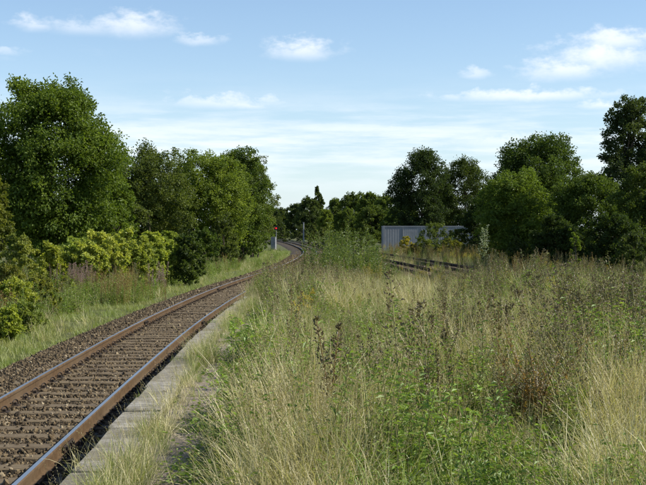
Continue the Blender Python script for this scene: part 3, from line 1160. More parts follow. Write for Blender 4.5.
# ------------------------------------------------------------------ bushes
BUSH = [
    # px, Y, pytop, half, colour, style, nleaf, leaf, label
    (48, 52, 240, 17, G_YEL, 'bushy', 5000, .13, 'yellow-green hedge bush at the left end of the pale hedge'),
    (74, 54, 236, 18, (.2, .26, .068), 'bushy', 5200, .13, 'pale yellow-green hedge bush below the tallest left tree'),
    (100, 55, 230, 20, (.26, .3, .088), 'bushy', 6000, .13, 'palest bushy hedge clump behind the red-brown weeds'),
    (127, 56, 227, 19, (.25, .295, .08), 'bushy', 5600, .13, 'tallest pale hedge clump in the middle of the yellow-green hedge'),
    (152, 58, 229, 17, (.2, .25, .065), 'bushy', 5200, .13, 'yellow-green hedge bush left of the dark round bush'),
    (172, 64, 228, 16, (.15, .2, .045), 'bushy', 4600, .13, 'light green bush directly behind the dark round bush'),
    (61, 53, 246, 18, (.19, .235, .065), 'ragged', 4200, .12, 'lower yellow-green hedge clump between the two left hedge bushes'),
    (88, 53, 240, 20, (.23, .275, .08), 'ragged', 5000, .12, 'low pale hedge clump just above the faded purple weeds'),
    (114, 54, 238, 20, (.24, .28, .08), 'ragged', 5000, .12, 'low pale hedge clump left of the tallest hedge clump'),
    (141, 56, 237, 19, (.2, .245, .07), 'ragged', 4600, .12, 'low yellow-green hedge clump right of the tallest hedge clump'),
    (163, 60, 238, 17, (.17, .225, .06), 'ragged', 4200, .12, 'low light green hedge clump touching the dark round bush'),
    (189, 60, 233, 18, (.05, .078, .022), 'bushy', 9000, .1, 'dark green round bush at the edge of the ballast'),
    (20, 44, 236, 24, (.15, .18, .05), 'ragged', 6000, .09, 'olive brown bramble bush at the far left'),
    (4, 38, 262, 20, (.13, .145, .045), 'ragged', 4400, .08, 'low brownish bramble clump at the left edge of the picture'),
    (40, 41, 276, 18, (.13, .15, .045), 'ragged', 3800, .08, 'low olive bramble clump in front of the pale hedge'),
    (24, 32, 303, 24, (.11, .15, .045), 'ragged', 4600, .07, 'small glossy green bramble clump near the ballast at left'),
    (13, 36, 283, 26, (.19, .23, .055), 'ragged', 6000, .085, 'wide sunlit bramble bank below the yellowing young tree'),
    (46, 38, 292, 15, (.14, .165, .045), 'ragged', 3600, .085, 'low bramble clump at the right end of the sunlit bramble bank'),
    (6, 29, 306, 18, (.18, .23, .055), 'ragged', 3600, .075, 'lowest bramble clump at the left edge, nearest the ballast'),
    (64, 46, 276, 13, (.18, .22, .055), 'ragged', 2800, .09, 'small olive clump in front of the purple weeds'),
    (205, 80, 226, 16, (.055, .09, .022), 'bushy', 5000, .12, 'green shrub right of the dark round bush'),
    (224, 90, 216, 18, (.062, .088, .028), 'ragged', 6500, .12, 'olive shrub in front of the yellow-green tree'),
    (243, 104, 214, 15, (.07, .11, .026), 'bushy', 5500, .13, 'bright green shrub below the ragged dark tree'),
    (258, 122, 208, 14, (.085, .14, .03), 'bushy', 5500, .14, 'brightest green shrub beside the track before the cabinet'),
    (266, 205, 224, 9, (.075, .12, .028), 'bushy', 3200, .16, 'small green shrub behind the grey cabinet'),
    (436, 128, 224, 21, (.07, .10, .025), 'ragged', 5500, .14, 'green shrub growing in front of the grey container'),
    (424, 124, 236, 10, (.09, .12, .03), 'ragged', 2600, .13, 'narrow green shrub close left of the container shrub'),
    (456, 132, 231, 16, (.065, .085, .025), 'ragged', 4000, .14, 'dull green shrub covering the right half of the grey container'),
    (452, 120, 240, 12, (.12, .13, .03), 'ragged', 3000, .13, 'yellowing shrub right of the green shrub at the container'),
    (407, 138, 237, 9, (.2, .19, .03), 'ragged', 2200, .13, 'small bright yellow-ochre shrub against the grey container'),
    (418, 128, 247, 13, (.11, .10, .03), 'ragged', 2600, .13, 'low brownish shrub at the foot of the grey container'),
    (470, 112, 246, 17, (.075, .085, .03), 'ragged', 3400, .13, 'dull olive shrub beyond the tracks, right of the yellowing shrub'),
    (494, 96, 243, 16, (.055, .08, .024), 'ragged', 3600, .12, 'dark olive shrub under the lighter green tree'),
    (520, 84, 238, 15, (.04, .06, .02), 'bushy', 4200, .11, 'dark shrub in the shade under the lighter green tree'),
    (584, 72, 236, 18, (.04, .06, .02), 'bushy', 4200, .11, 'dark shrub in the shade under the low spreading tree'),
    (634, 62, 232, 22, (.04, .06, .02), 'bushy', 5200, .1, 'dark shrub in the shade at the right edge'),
    (575, 66, 226, 6, (.10, .15, .03), 'column', 1300, .1, 'small sunlit green sapling against the dark shade at right'),
    (318, 195, 228, 11, (.07, .09, .03), 'ragged', 2200, .22, 'olive shrub beside the far bend of the track'),
    (338, 180, 232, 14, (.06, .085, .028), 'ragged', 2600, .2, 'low green shrub between the far bend and the saplings'),
    (362, 178, 230, 15, (.05, .075, .022), 'ragged', 2600, .2, 'dark low shrub left of the container'),
    (300, 330, 226, 10, (.05, .07, .03), 'ragged', 1800, .3, 'far shrub where the track disappears'),
    (283, 300, 224, 9, (.06, .085, .028), 'ragged', 1600, .3, 'far shrub left of the vanishing track'),
]
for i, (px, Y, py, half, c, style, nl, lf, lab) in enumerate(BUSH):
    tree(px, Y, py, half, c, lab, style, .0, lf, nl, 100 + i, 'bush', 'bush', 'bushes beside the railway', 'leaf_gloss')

# ------------------------------------------------------------------ small plants: source meshes


def tuft(seed, n, l0, l1, w, lean, curl, mat, spread=.05, heads=0, hl=(.5, .8), headmat=1):
    g = np.random.default_rng(seed)
    b = PB()
    base = np.c_[g.normal(0, spread, (n, 2)), np.full(n, -.02)]
    b.blades(g, base, g.uniform(0, 2 * PI, n), g.uniform(l0, l1, n), w * g.uniform(.7, 1.3, n), np.abs(g.normal(0, lean, n)), np.abs(g.normal(curl, curl * .6, n)), 0, g.random(n))
    if heads:
        base = np.c_[g.normal(0, spread, (heads, 2)), np.full(heads, -.02)]
        az = g.uniform(0, 2 * PI, heads)
        tip, d = b.blades(g, base, az, g.uniform(*hl, heads), np.full(heads, .004), np.abs(g.normal(0, lean * .7, heads)), np.abs(g.normal(.25, .2, heads)), 1, g.random(heads))
        m = 9
        q = np.repeat(np.arange(heads), m)
        c = tip[q] - d[q] * (np.tile(np.arange(m), heads) * .013)[:, None] + g.normal(0, .005, (heads * m, 3))
        b.leaves(c, nrm(d[q] + g.normal(0, .45, (heads * m, 3))), nrm(g.normal(0, 1, (heads * m, 3))), g.uniform(.012, .022, heads * m), .006, 2, g.random(heads * m))
    return b.mesh('tuft', mat)


def leafy(seed, stems, h0, h1, ll, lw, per, mats, lean=.12, droop=.2, top=None, taper=.5, spread=.06, whorl=1.0):
    """upright leafy stems; top = (material, count, size, spread) puts flowers or seeds on the upper part"""
    g = np.random.default_rng(seed)
    b = PB()
    for s in range(stems):
        h = g.uniform(h0, h1)
        az = g.uniform(0, 2 * PI)
        le = abs(g.normal(0, lean))
        z = np.linspace(0, 1, 5)
        p0 = np.r_[g.normal(0, spread, 2), -.02]
        path = p0 + np.stack([np.cos(az) * le * h * z ** 1.6, np.sin(az) * le * h * z ** 1.6, h * z], 1)
        b.tube(path, np.linspace(.0042, .0015, 5) * (h / .8 + .2), 4, 1, g.random())
        n = int(per * h / .8)
        if n:
            f = g.uniform(.08, .98, n)
            a = np.arange(n) * 2.4 + g.normal(0, .4, n)
            pos = np.stack([np.interp(f, z, path[:, k]) for k in range(3)], 1)
            d = np.stack([np.cos(a), np.sin(a), g.normal(.35 - droop, .3, n)], 1)
            ln = ll * (1 - taper * f) * g.uniform(.7, 1.3, n)
            b.leaves(pos, d, np.tile([0, 0, 1.0], (n, 1)) + g.normal(0, .35, (n, 3)), ln, lw / ll * ln, 0, g.random(n))
        if top:
            tm, tn, ts, tsp, f0 = top
            f = g.uniform(f0, 1.03, tn)
            a = g.uniform(0, 2 * PI, tn)
            pos = np.stack([np.interp(f, z, path[:, k]) for k in range(3)], 1)
            pos += np.stack([np.cos(a), np.sin(a), g.normal(0.3, .3, tn)], 1) * (g.uniform(.15, 1, tn) * tsp * (1.08 - f) / (1.08 - f0))[:, None]
            b.leaves(pos, nrm(np.stack([np.cos(a), np.sin(a), np.ones(tn)], 1) + g.normal(0, .4, (tn, 3))), nrm(g.normal(0, 1, (tn, 3))), ts * g.uniform(.6, 1.4, tn), ts * .6, tm, g.random(tn))
    return b.mesh('weed', mats)


def umbel(seed, stems, h0, h1, mats, flower=2, leafn=14):
    """ragwort or hogweed: leafy stems with flat flower heads"""
    g = np.random.default_rng(seed)
    b = PB()
    for s in range(stems):
        h = g.uniform(h0, h1)
        az = g.uniform(0, 2 * PI)
        le = abs(g.normal(0, .12))
        z = np.linspace(0, 1, 5)
        path = np.r_[g.normal(0, .05, 2), -.02] + np.stack([np.cos(az) * le * h * z, np.sin(az) * le * h * z, h * z], 1)
        b.tube(path, np.linspace(.006, .003, 5), 4, 1, g.random())
        f = g.uniform(.1, .9, leafn)
        a = g.uniform(0, 2 * PI, leafn)
        pos = np.stack([np.interp(f, z, path[:, k]) for k in range(3)], 1)
        b.leaves(pos, np.stack([np.cos(a), np.sin(a), g.normal(.3, .3, leafn)], 1), np.tile([0, 0, 1.0], (leafn, 1)) + g.normal(0, .3, (leafn, 3)), .1 * (1.1 - f), .03, 0, g.random(leafn))
        for k in range(6):
            a = g.uniform(0, 2 * PI)
            e = path[-1] + np.array([math.cos(a) * .07, math.sin(a) * .07, g.uniform(.0, .05)]) * g.uniform(.3, 1.1)
            b.tube([path[-2] * .4 + path[-1] * .6, e], [.002, .0015], 3, 1)
            n = 10
            q = e + g.normal(0, 1, (n, 3)) * np.array([.018, .018, .006])
            b.leaves(q, nrm(g.normal(0, 1, (n, 3)) + np.array([0, 0, .6])), np.tile([0, 0, 1.0], (n, 1)), .018, .016, flower, g.random(n))
    return b.mesh('flowering_weed', mats)


def rosette(seed, n, l, w, h, spread, mats):
    g = np.random.default_rng(seed)
    b = PB()
    a = g.uniform(0, 2 * PI, n)
    q = np.abs(g.normal(0, spread, n))
    pos = np.stack([np.cos(a) * q, np.sin(a) * q, g.uniform(0, h, n)], 1)
    a2 = a + g.normal(0, .9, n)
    b.leaves(pos, np.stack([np.cos(a2), np.sin(a2), g.normal(.25, .35, n)], 1), np.tile([0, 0, 1.0], (n, 1)) + g.normal(0, .35, (n, 3)), l * g.uniform(.6, 1.3, n), w * g.uniform(.7, 1.2, n), 0, g.random(n))
    return b.mesh('leaf_rosette', mats)


S_green = [tuft(i, 34, .16, .5, .0075, .3, .8, [M['grass']], .06) for i in range(6)]
S_tus = [tuft(300 + i, 150, .35, .85, .0075, .5, 1.5, [M['grass'], M['straw'], M['seed']], .13, 4, (.6, .95)) for i in range(4)]
S_drytus = [tuft(310 + i, 150, .35, .85, .0065, .5, 1.5, [M['straw'], M['straw'], M['seed']], .14, 14, (.6, .95)) for i in range(4)]
S_short = [tuft(20 + i, 30, .07, .24, .007, .35, .8, [M['grass_lush']], .08) for i in range(5)]
S_long = [tuft(40 + i, 34, .3, .62, .006, .3, .9, [M['grass'], M['straw'], M['seed']], .07, 2, (.5, .8)) for i in range(5)]
S_dry = [tuft(60 + i, 30, .25, .65, .006, .42, 1.2, [M['straw'], M['straw'], M['seed']], .07, 6, (.5, .85)) for i in range(6)]
S_bushy = [leafy(320 + i, 9, .3, .75, .095, .034, 42, [M['weedleaf'] if i % 3 else M['weedlight'], M['stem']], .25, .25, spread=.13) for i in range(6)]
S_bright = [leafy(340 + i, 8, .2, .5, .09, .042, 50, [M['brightleaf'], M['stem']], .28, .25, spread=.12) for i in range(4)]
S_weed = [leafy(80 + i, 4, .35, .8, .09, .026, 34, [M['weedleaf'], M['stem']]) for i in range(6)]
S_light = [leafy(100 + i, 5, .25, .6, .075, .03, 34, [M['weedlight'], M['stem']]) for i in range(4)]
S_mug = [leafy(120 + i, 3, .6, .98, .07, .018, 24, [M['weedleaf'], M['stem'], M['brownseed']], .14, .2, (2, 90, .022, .13, .45)) for i in range(6)]
S_dock = [leafy(140 + i, 2, .55, .85, .09, .026, 9, [M['weedleaf'], M['redstem'], M['brownseed']], .1, .2, (2, 150, .02, .05, .4)) for i in range(4)]
S_red = [leafy(160 + i, 5, .6, 1.1, .07, .014, 46, [M['redstem'], M['redstem'], M['ochre']], .14, .1, (2, 24, .02, .05, .6)) for i in range(4)]
S_grnred = [leafy(165 + i, 5, .6, 1.1, .08, .014, 50, [M['grass_lush'], M['redstem'], M['redstem']], .12, .0, (2, 34, .025, .05, .7)) for i in range(4)]
S_fluff = [leafy(180 + i, 4, .55, .95, .06, .014, 30, [M['weedleaf'], M['redstem'], M['fluff']], .14, .2, (2, 26, .022, .08, .6)) for i in range(4)]
S_rag = [umbel(200 + i, 3, .4, .7, [M['weedlight'], M['stem'], M['yellow']]) for i in range(4)]
S_gold = [leafy(220 + i, 5, .55, .85, .06, .013, 40, [M['weedlight'], M['stem'], M['yellow']], .1, .2, (2, 60, .02, .07, .72)) for i in range(3)]
S_ros = [rosette(240 + i, 60, .042, .028, .16, .13, [M['weedlight'] if i % 2 else M['weedleaf']]) for i in range(6)]
S_purp = [leafy(260 + i, 4, .8, 1.3, .08, .014, 40, [M['weedleaf'], M['redstem'], M['purple']], .08, .1, (2, 60, .03, .05, .62)) for i in range(3)]


def area_points(n, y0, y1, x0f, x1f, power=1.0, r=rng):
    """n points, denser towards the camera (density about Y**-power per unit of ground)"""
    u = r.random(n)
    p = 2 - power   # width grows with Y inside the frame, so sample Y for density Y**(1-power) dY
    if abs(p) < 1e-6:
        y = y0 * (y1 / y0) ** u
    else:
        y = (y0 ** p + u * (y1 ** p - y0 ** p)) ** (1 / p)
    a, b = x0f(y), x1f(y)
    x = a + (b - a) * r.random(n)
    return x, y


def put(name, x, y, zf, src, s0, s1, tilt=.08, label=None, scale_fn=None):
    n = len(x)
    z = zf(x, y)
    rot = np.c_[rng.normal(0, tilt, n), rng.normal(0, tilt, n), rng.uniform(0, 6.28, n)]
    s = rng.uniform(s0, s1, n)
    if scale_fn is not None:
        s = s * scale_fn(x, y)
    return scatter(name, np.stack([x, y, z], 1), rot, s, src, label)


def plat_surf(x, y):
    return np.where(y < RAMP_END, plat_z(x, y) - .048, -.3)


left_m = lambda y: np.maximum(cx(EDGE, y) + .35, -.3 * y - 1.5)
meadow_l = lambda y: np.maximum(cx(EDGE, y) + .98, -.29 * y - 1)
tus_l = lambda y: meadow_l(y) + .3
weed_l = lambda y: meadow_l(y) + .22
meadow_r = lambda y: np.minimum(.29 * y + 1.3, np.where(y < 44, 5.9, cx(r1_c, y) - 1.7))


def px_of(x, y):
    return 323 + x / y * FPX


def tall_fn(x, y):
    """height of the weeds over the meadow: low before the right-hand tracks, tall at the right"""
    p = px_of(x, y)
    f = .7 + .17 * np.clip((p - 470) / 90, 0, 1) + .12 * np.clip((360 - p) / 60, 0, 1)
    f = np.where(y > 14, f, .82)
    f = f * (1 - .3 * np.exp(-((p - 415) / 38) ** 2) * (y > 18))
    f = f * np.clip((y - 2.0) / 6.5, .45, 1)
    return f * np.clip(.95 + 2.2 * (fnoise(x, y, .75, 8) - .5), .5, 1.4)


def sel(x, y, keep):
    k = rng.random(len(x)) < keep
    return x[k], y[k]


def meadow(name, n, y0, y1, src, s0, s1, dens=None, power=1.35, tilt=.1, sf=tall_fn, lf=meadow_l, rf=meadow_r):
    x, y = area_points(n, y0, y1, lf, rf, power)
    if dens is not None:
        x, y = sel(x, y, dens(x, y))
    return put(name, x, y, plat_surf, src, s0, s1, tilt, None, sf)


def patch(s, o, lo, hi):
    return lambda x, y: np.clip((fnoise(x, y, s, o) - lo) / (hi - lo), 0, 1)


def dry_d(x, y):
    p = px_of(x, y)
    d = patch(.5, 20, .45, .65)(x, y) * .8 + .12
    d = d + 1.1 * np.exp(-((p - 290) / 75) ** 2) * (y < 9.5)          # pale grass at the lower middle
    d = d + .9 * np.exp(-((p - 345) / 28) ** 2 - ((y - 27) / 8) ** 2)  # pale patch below the saplings
    d = d + .4 * np.exp(-((p - 430) / 60) ** 2 - ((y - 24) / 8) ** 2)
    d = d + .35 * (p > 560) * (y < 14)
    return d


ones = lambda x, y: np.ones_like(x)


def spot(px, rx, y0, ry, amp=1.0):
    return lambda x, y: amp * np.exp(-((px_of(x, y) - px) / rx) ** 2 - ((y - y0) / ry) ** 2)


def dens(*fs):
    return lambda x, y: np.clip(sum(f(x, y) for f in fs), 0, 1)


pale = dens(lambda x, y: 1.0 * patch(.7, 20, .53, .58)(x, y), spot(275, 65, 7.0, 2.6, 1.3), spot(345, 30, 27, 8), spot(430, 30, 10.5, 1.6), spot(625, 45, 8, 2.5), spot(410, 70, 25, 6, .7), lambda x, y: .16 * (y > 12))
leafy_d = lambda x, y: np.clip(patch(.6, 11, .44, .54)(x, y) + spot(400, 60, 11, 2.5, .6)(x, y), 0, 1) * (1 - .85 * spot(280, 60, 7, 2.2)(x, y))
meadow('meadow_grass', 7000, 3.4, 66, S_green, .6, 1.3, lambda x, y: 1 - .8 * spot(275, 65, 7, 2.4)(x, y), 1.35)
meadow('long_meadow_grass', 3000, 4.5, 66, S_long, .8, 1.25, lambda x, y: .15 + .85 * patch(.4, 3, .45, .55)(x, y), lf=tus_l)
meadow('grass_tussocks', 1500, 4.4, 60, S_tus, .75, 1.25, dens(lambda x, y: .12 * ones(x, y), patch(.5, 33, .5, .6)), 1.3, .1, lf=tus_l)
meadow('dry_meadow_grass', 4600, 4.2, 66, S_dry, .7, 1.2, dens(lambda x, y: .1 * ones(x, y), pale), 1.3, .16, lf=tus_l)
meadow('dry_tussocks', 2100, 4.6, 66, S_drytus, .75, 1.25, dens(lambda x, y: .04 * ones(x, y), pale), 1.25, .14, lf=tus_l)
meadow('meadow_weeds', 2700, 6.2, 66, S_weed, .6, 1.35, leafy_d, 1.3, .2, lf=weed_l)
meadow('bushy_meadow_weeds', 1700, 6.6, 60, S_bushy, .6, 1.3, lambda x, y: np.clip(.08 + leafy_d(x, y), 0, 1) * (1 - .95 * spot(275, 65, 7, 2.4)(x, y)), 1.25, .2, lf=weed_l)
meadow('light_meadow_weeds', 2000, 6.4, 60, S_light, .75, 1.4, lambda x, y: patch(.55, 14, .5, .58)(x, y) * (1 - .9 * spot(275, 65, 7, 2.4)(x, y)), 1.3, .2, lf=weed_l)
meadow('bright_meadow_weeds', 1200, 6.4, 50, S_bright, .7, 1.35, dens(patch(.7, 15, .5, .58), spot(600, 30, 8.5, 2), spot(250, 25, 12, 3), spot(470, 50, 7, 1.5, .35)), 1.3)
meadow('ground_leaves', 3600, 5.2, 36, S_ros, .8, 1.6, None, 1.6, .15, ones)
meadow('mugwort_stalks', 3200, 9, 66, S_mug, .75, 1.4, lambda x, y: np.clip(.03 + .9 * np.clip((px_of(x, y) - 410) / 120, 0, 1) * patch(.5, 17, .4, .55)(x, y) + .6 * patch(.6, 31, .57, .63)(x, y), 0, 1), 1.1, .16)
meadow('dock_stalks', 260, 8, 50, S_dock, .8, 1.35, None, 1.1, .06)
meadow('fluffy_seed_weeds', 60, 8, 55, S_fluff, .8, 1.25, patch(.5, 25, .35, .6), 1.1)
meadow('goldenrod_flowers', 110, 22, 60, S_gold, .8, 1.2, lambda x, y: np.clip((px_of(x, y) - 330) / 60, .1, 1), .8)
# the pale dead-grass clumps that catch the sun
pg = np.random.default_rng(55)
xs_, ys_ = [], []
for (p0, p1, y0, y1, n) in ((254, 350, 6.4, 9.6, 62), (322, 372, 22, 34, 75), (415, 448, 9.6, 12, 14), (596, 650, 6.8, 10, 22), (395, 470, 20, 30, 40), (500, 640, 13, 22, 35)):
    yq = pg.uniform(y0, y1, n)
    xs_.append(at(pg.uniform(p0, p1, n), yq)); ys_.append(yq)
put('pale_grass_clumps', np.concatenate(xs_), np.concatenate(ys_), plat_surf, S_drytus, .75, 1.15, .16, None, lambda x, y: np.clip(.45 + y / 18, .75, 1.0))
# tall tangle at the end of the platform, hiding the right rail beyond it
n = 620
y = rng.uniform(31, 66, n)
x = cx(EDGE, y) + .05 + rng.uniform(0, 1, n) ** 1.3 * 2.2
put('platform_end_weeds', x, y, plat_surf, S_weed + S_mug + S_bushy[:3] + S_red[:2] + S_mug + S_drytus[:2], .8, 1.5, .08, None, lambda x, y: np.clip((y - 24) / 14, .55, 1.15))

# strip of grass between the coping and the paving, and in the joints
strip_l = lambda y: cx(EDGE, y) + .29
strip_r = lambda y: cx(EDGE, y) + .56
x, y = area_points(1500, 5, 33, strip_l, strip_r, 1.1)
strip_d = lambda x, y: np.clip(.05 + sum(a_ * np.exp(-((y - c_) / w_) ** 2) for c_, w_, a_ in ((7.6, .9, 1), (9.6, .5, .6), (13.6, .5, .35), (15.6, .9, .9), (18.6, .6, .5), (21.5, 1.2, .8), (26, 1.4, .8), (30, 1.5, 1))), 0, 1)
x, y = sel(x, y, strip_d(x, y))
put('platform_edge_grass', x, y, plat_surf, S_green[:4] + S_long[:3] + S_short[:2] + S_dry[:2], .3, .72, .2, None, lambda x, y: .6 + .5 * strip_d(x, y))
x, y = area_points(420, 5, 33, lambda y: cx(EDGE, y) + .33, strip_r, 1.1)
x, y = sel(x, y, .04 + .5 * strip_d(x, y - .5))
put('platform_edge_dry_grass', x, y, plat_surf, S_dry, .3, .7, .2)
x, y = area_points(1300, 5, 34, lambda y: cx(EDGE, y) + .5, lambda y: cx(EDGE, y) + 1.4, 1.15)
x, y = sel(x, y, .04 + .7 * patch(.9, 45, .48, .6)(x, y) * (x > cx(EDGE, y) + .68) + .45 * (x > cx(EDGE, y) + .86))
put('paving_weeds', x, y, plat_surf, S_short + S_ros + S_light[:1], .4, .95, .15)
x, y = area_points(600, 5, 31, lambda y: cx(EDGE, y) + .04, lambda y: cx(EDGE, y) + .42, 1.1)
x, y = sel(x, y, patch(.8, 47, .45, .6)(x, y))
put('coping_weeds', x, y, plat_surf, S_short + S_dry[:1], .3, .6, .2)
# overgrown ramp and foot of the platform beyond its end
x, y = area_points(1500, 29, 66, lambda y: cx(main_c, y) + 2.1, lambda y: cx(EDGE, y) + 1.6, .4)
put('trackside_weeds', x, y, plat_surf, S_green + S_dry[:3] + S_weed[:3], .7, 1.25, .1)
x, y = area_points(700, 60, 150, lambda y: cx(main_c, y) + 2.3, lambda y: np.maximum(cx(r1_c, y) - 2.2, cx(main_c, y) + 2.4), .2)
put('junction_weeds', x, y, lambda x, y: np.full_like(x, -.35), S_dry[:3] + S_weed[:3] + S_mug[:2], .8, 1.4, .1)

# left verge
vl = lambda y: np.maximum(cx(main_c, y) - 14, -.33 * y - 3)
vr = lambda y: cx(main_c, y) - 2.25
x, y = area_points(9000, 16, 170, vl, vr, 1.5)
put('verge_grass', x, y, ground_z, S_short, .7, 1.5, .14)
x, y = area_points(2600, 20, 170, vl, lambda y: vr(y) - .5, 1.3)
x, y = sel(x, y, patch(.35, 51, .42, .6)(x, y))
put('long_verge_grass', x, y, ground_z, S_green[:3] + S_dry[:3] + S_bushy[:3] + S_light[:2], .6, 1.3, .14)
x, y = area_points(3200, 24, 90, vl, lambda y: vr(y) - 2.0, 1.0)
put('tall_verge_weeds', x, y, ground_z, S_weed + S_dry[:2] + S_light[:3] + S_bushy + S_bright[:3] + S_light[:2] + S_mug[:1] + S_grnred[:1], .7, 1.6, .1)
# red-brown stand of willowherb before the pale hedge
g = np.random.default_rng(77)
n = 120
yy = g.uniform(44, 54, n)
xx = at(np.concatenate([g.normal(122, 14, 100), g.uniform(60, 165, 20)]), yy)
put('willowherb_stand', xx, yy, ground_z, S_grnred + S_weed[:4] + S_bushy[:3], .6, 1.4, .06)
n = 28
yy = g.uniform(47, 52, n)
xx = at(np.concatenate([g.normal(78, 9, 22), g.normal(160, 5, 6)]), yy)
put('faded_willowherb', xx, yy, ground_z, S_purp, .9, 1.3, .06)
# weeds along and between the right-hand tracks
x, y = area_points(1500, 26, 130, lambda y: cx(r1_c, y) - 2.6, lambda y: cx(r1_c, y) - 1.0, .6)
x, y = sel(x, y, np.where((y > 52) & (y < 112), .12, 1.0))
put('right_trackside_weeds', x, y, lambda x, y: np.full_like(x, -.3), S_dry[:3] + S_weed[:3] + S_mug[:3] + S_gold[:1] + S_light[:2], .75, 1.35, .1)
x, y = area_points(900, 26, 130, lambda y: cx(r1_c, y) + .9, lambda y: cx(r1_c, y) + 2.3, .6)
x, y = sel(x, y, patch(.25, 61, .4, .6)(x, y))
put('between_tracks_weeds', x, y, lambda x, y: np.full_like(x, -.26), S_dry[:3] + S_weed[:3] + S_mug[:2], .6, 1.1, .1)
x, y = area_points(500, 26, 66, lambda y: cx(r1_c, y) - .65, lambda y: cx(r2_c, y) + .65, .6)
x, y = sel(x, y, patch(.25, 65, .42, .58)(x, y))
put('weeds_in_the_track', x, y, lambda x, y: np.full_like(x, -.24), S_dry[:3] + S_weed[:3], .6, 1.1, .1)
# right-hand verge beyond the tracks
x, y = area_points(3400, 40, 170, lambda y: cx(r2_c, y) + 2.2, lambda y: .32 * y + 3, .9)
put('far_verge_weeds', x, y, ground_z, S_dry + S_weed + S_mug[:3] + S_green[:3], 1.0, 1.7, .1)
x, y = area_points(260, 60, 150, lambda y: cx(r2_c, y) + 2.2, lambda y: cx(r2_c, y) + 6, .9)
put('far_verge_ochre_weeds', x, y, ground_z, S_red + S_grnred + S_gold[:1], 1.0, 1.6, .1)

# ------------------------------------------------------------------ plants that stand out singly


def wand(seed, stems, h0, h1, spread, mleaf, ll, per=60, fan=.16):
    """a sapling: upright whips with narrow leaves; stems and foliage as two meshes"""
    g = np.random.default_rng(seed)
    bs, bf = PB(), PB()
    for s in range(stems):
        h = g.uniform(h0, h1)
        az = g.uniform(0, 2 * PI)
        le = abs(g.normal(0, fan))
        z = np.linspace(0, 1, 6)
        path = np.r_[g.normal(0, spread, 2), -.05] + np.stack([np.cos(az) * le * h * z, np.sin(az) * le * h * z, h * z], 1) + g.normal(0, .012, (6, 3))
        bs.tube(path, np.linspace(.013, .003, 6), 5, 0, g.random())
        n = int(per * h)
        f = g.uniform(.12, 1, n) ** .8
        a = np.arange(n) * 2.4 + g.normal(0, .4, n)
        twig = g.uniform(0, .22, n) * (1.1 - f) * h * .6
        pos = np.stack([np.interp(f, z, path[:, k]) for k in range(3)], 1) + np.stack([np.cos(a) * twig, np.sin(a) * twig, twig * .8], 1)
        ln = ll * g.uniform(.6, 1.25, n)
        bf.leaves(pos, np.stack([np.cos(a), np.sin(a), g.normal(.7, .5, n)], 1), np.tile([0, 0, .8], (n, 1)) + g.normal(0, .5, (n, 3)), ln, ln * .32, 0, g.random(n))
    return bs.mesh('stems', [M['stem']]), bf.mesh('foliage', [mleaf])


SAP = [
    (337, 47, 217, 5, 'tallest willow sapling whip rising from the clump in the middle of the view'),
    (326, 46, 227, 7, 'willow sapling at the left side of the central clump'),
    (349, 48, 223, 7, 'bushy willow sapling right of the tallest whip'),
    (357, 50, 217, 5, 'second tallest willow sapling in the central clump'),
    (368, 51, 231, 7, 'willow sapling in the right half of the central clump'),
    (379, 53, 237, 6, 'low willow sapling at the right end of the central clump'),
    (341, 43, 241, 8, 'low leafy willow sapling at the front of the central clump'),
    (318, 50, 235, 6, 'thin sapling at the left end of the central clump, by the track'),
    (361, 45, 247, 7, 'short willow sapling at the right front of the central clump'),
    (345, 49, 229, 8, 'full willow sapling in the heart of the central clump'),
    (332, 44, 237, 8, 'leafy willow sapling at the left front of the central clump'),
    (372, 48, 243, 7, 'leafy willow sapling at the right front, beside the golden weed'),
    (331, 52, 219, 5, 'slender willow sapling just behind the tallest whip'),
]
for i, (px, Y, py, st, lab) in enumerate(SAP):
    x = at(px, Y)
    z0 = float(plat_surf(np.array(x), np.array(Y)))
    H = zat(py, Y) - z0
    a, b = wand(300 + i, st * 2, H * .45, H * .98, .28, M['sapling'], .12, 52)
    r_ = empty('willow_sapling', (x, Y, z0))
    tag(r_, lab, 'sapling', 'willow saplings on the platform end')
    mobj('stems', a, r_); mobj('foliage', b, r_)
x, Y = at(483, 86), 86
z0 = float(ground_z(x, Y))
a, b = wand(330, 3, (zat(224, Y) - z0) * .8, zat(224, Y) - z0, .16, M['silver'], .17, 45, .1)
r_ = empty('poplar_sapling', (x, Y, z0))
tag(r_, 'slim sapling with pale silvery leaves before the dark trees', 'sapling')
mobj('stems', a, r_); mobj('foliage', b, r_)


def single(name, px, Y, py, lab, cat, group, build, zf=plat_surf):
    """one plant of its own: stem mesh + foliage/flower meshes, height set by the picture row of its top"""
    x = at(px, Y)
    z0 = float(zf(np.array(x), np.array(Y)))
    H = zat(py, Y) - z0
    r_ = empty(name, (x, Y, z0))
    tag(r_, lab, cat, group)
    for nm, me in build(H):
        mobj(nm, me, r_)
    return r_


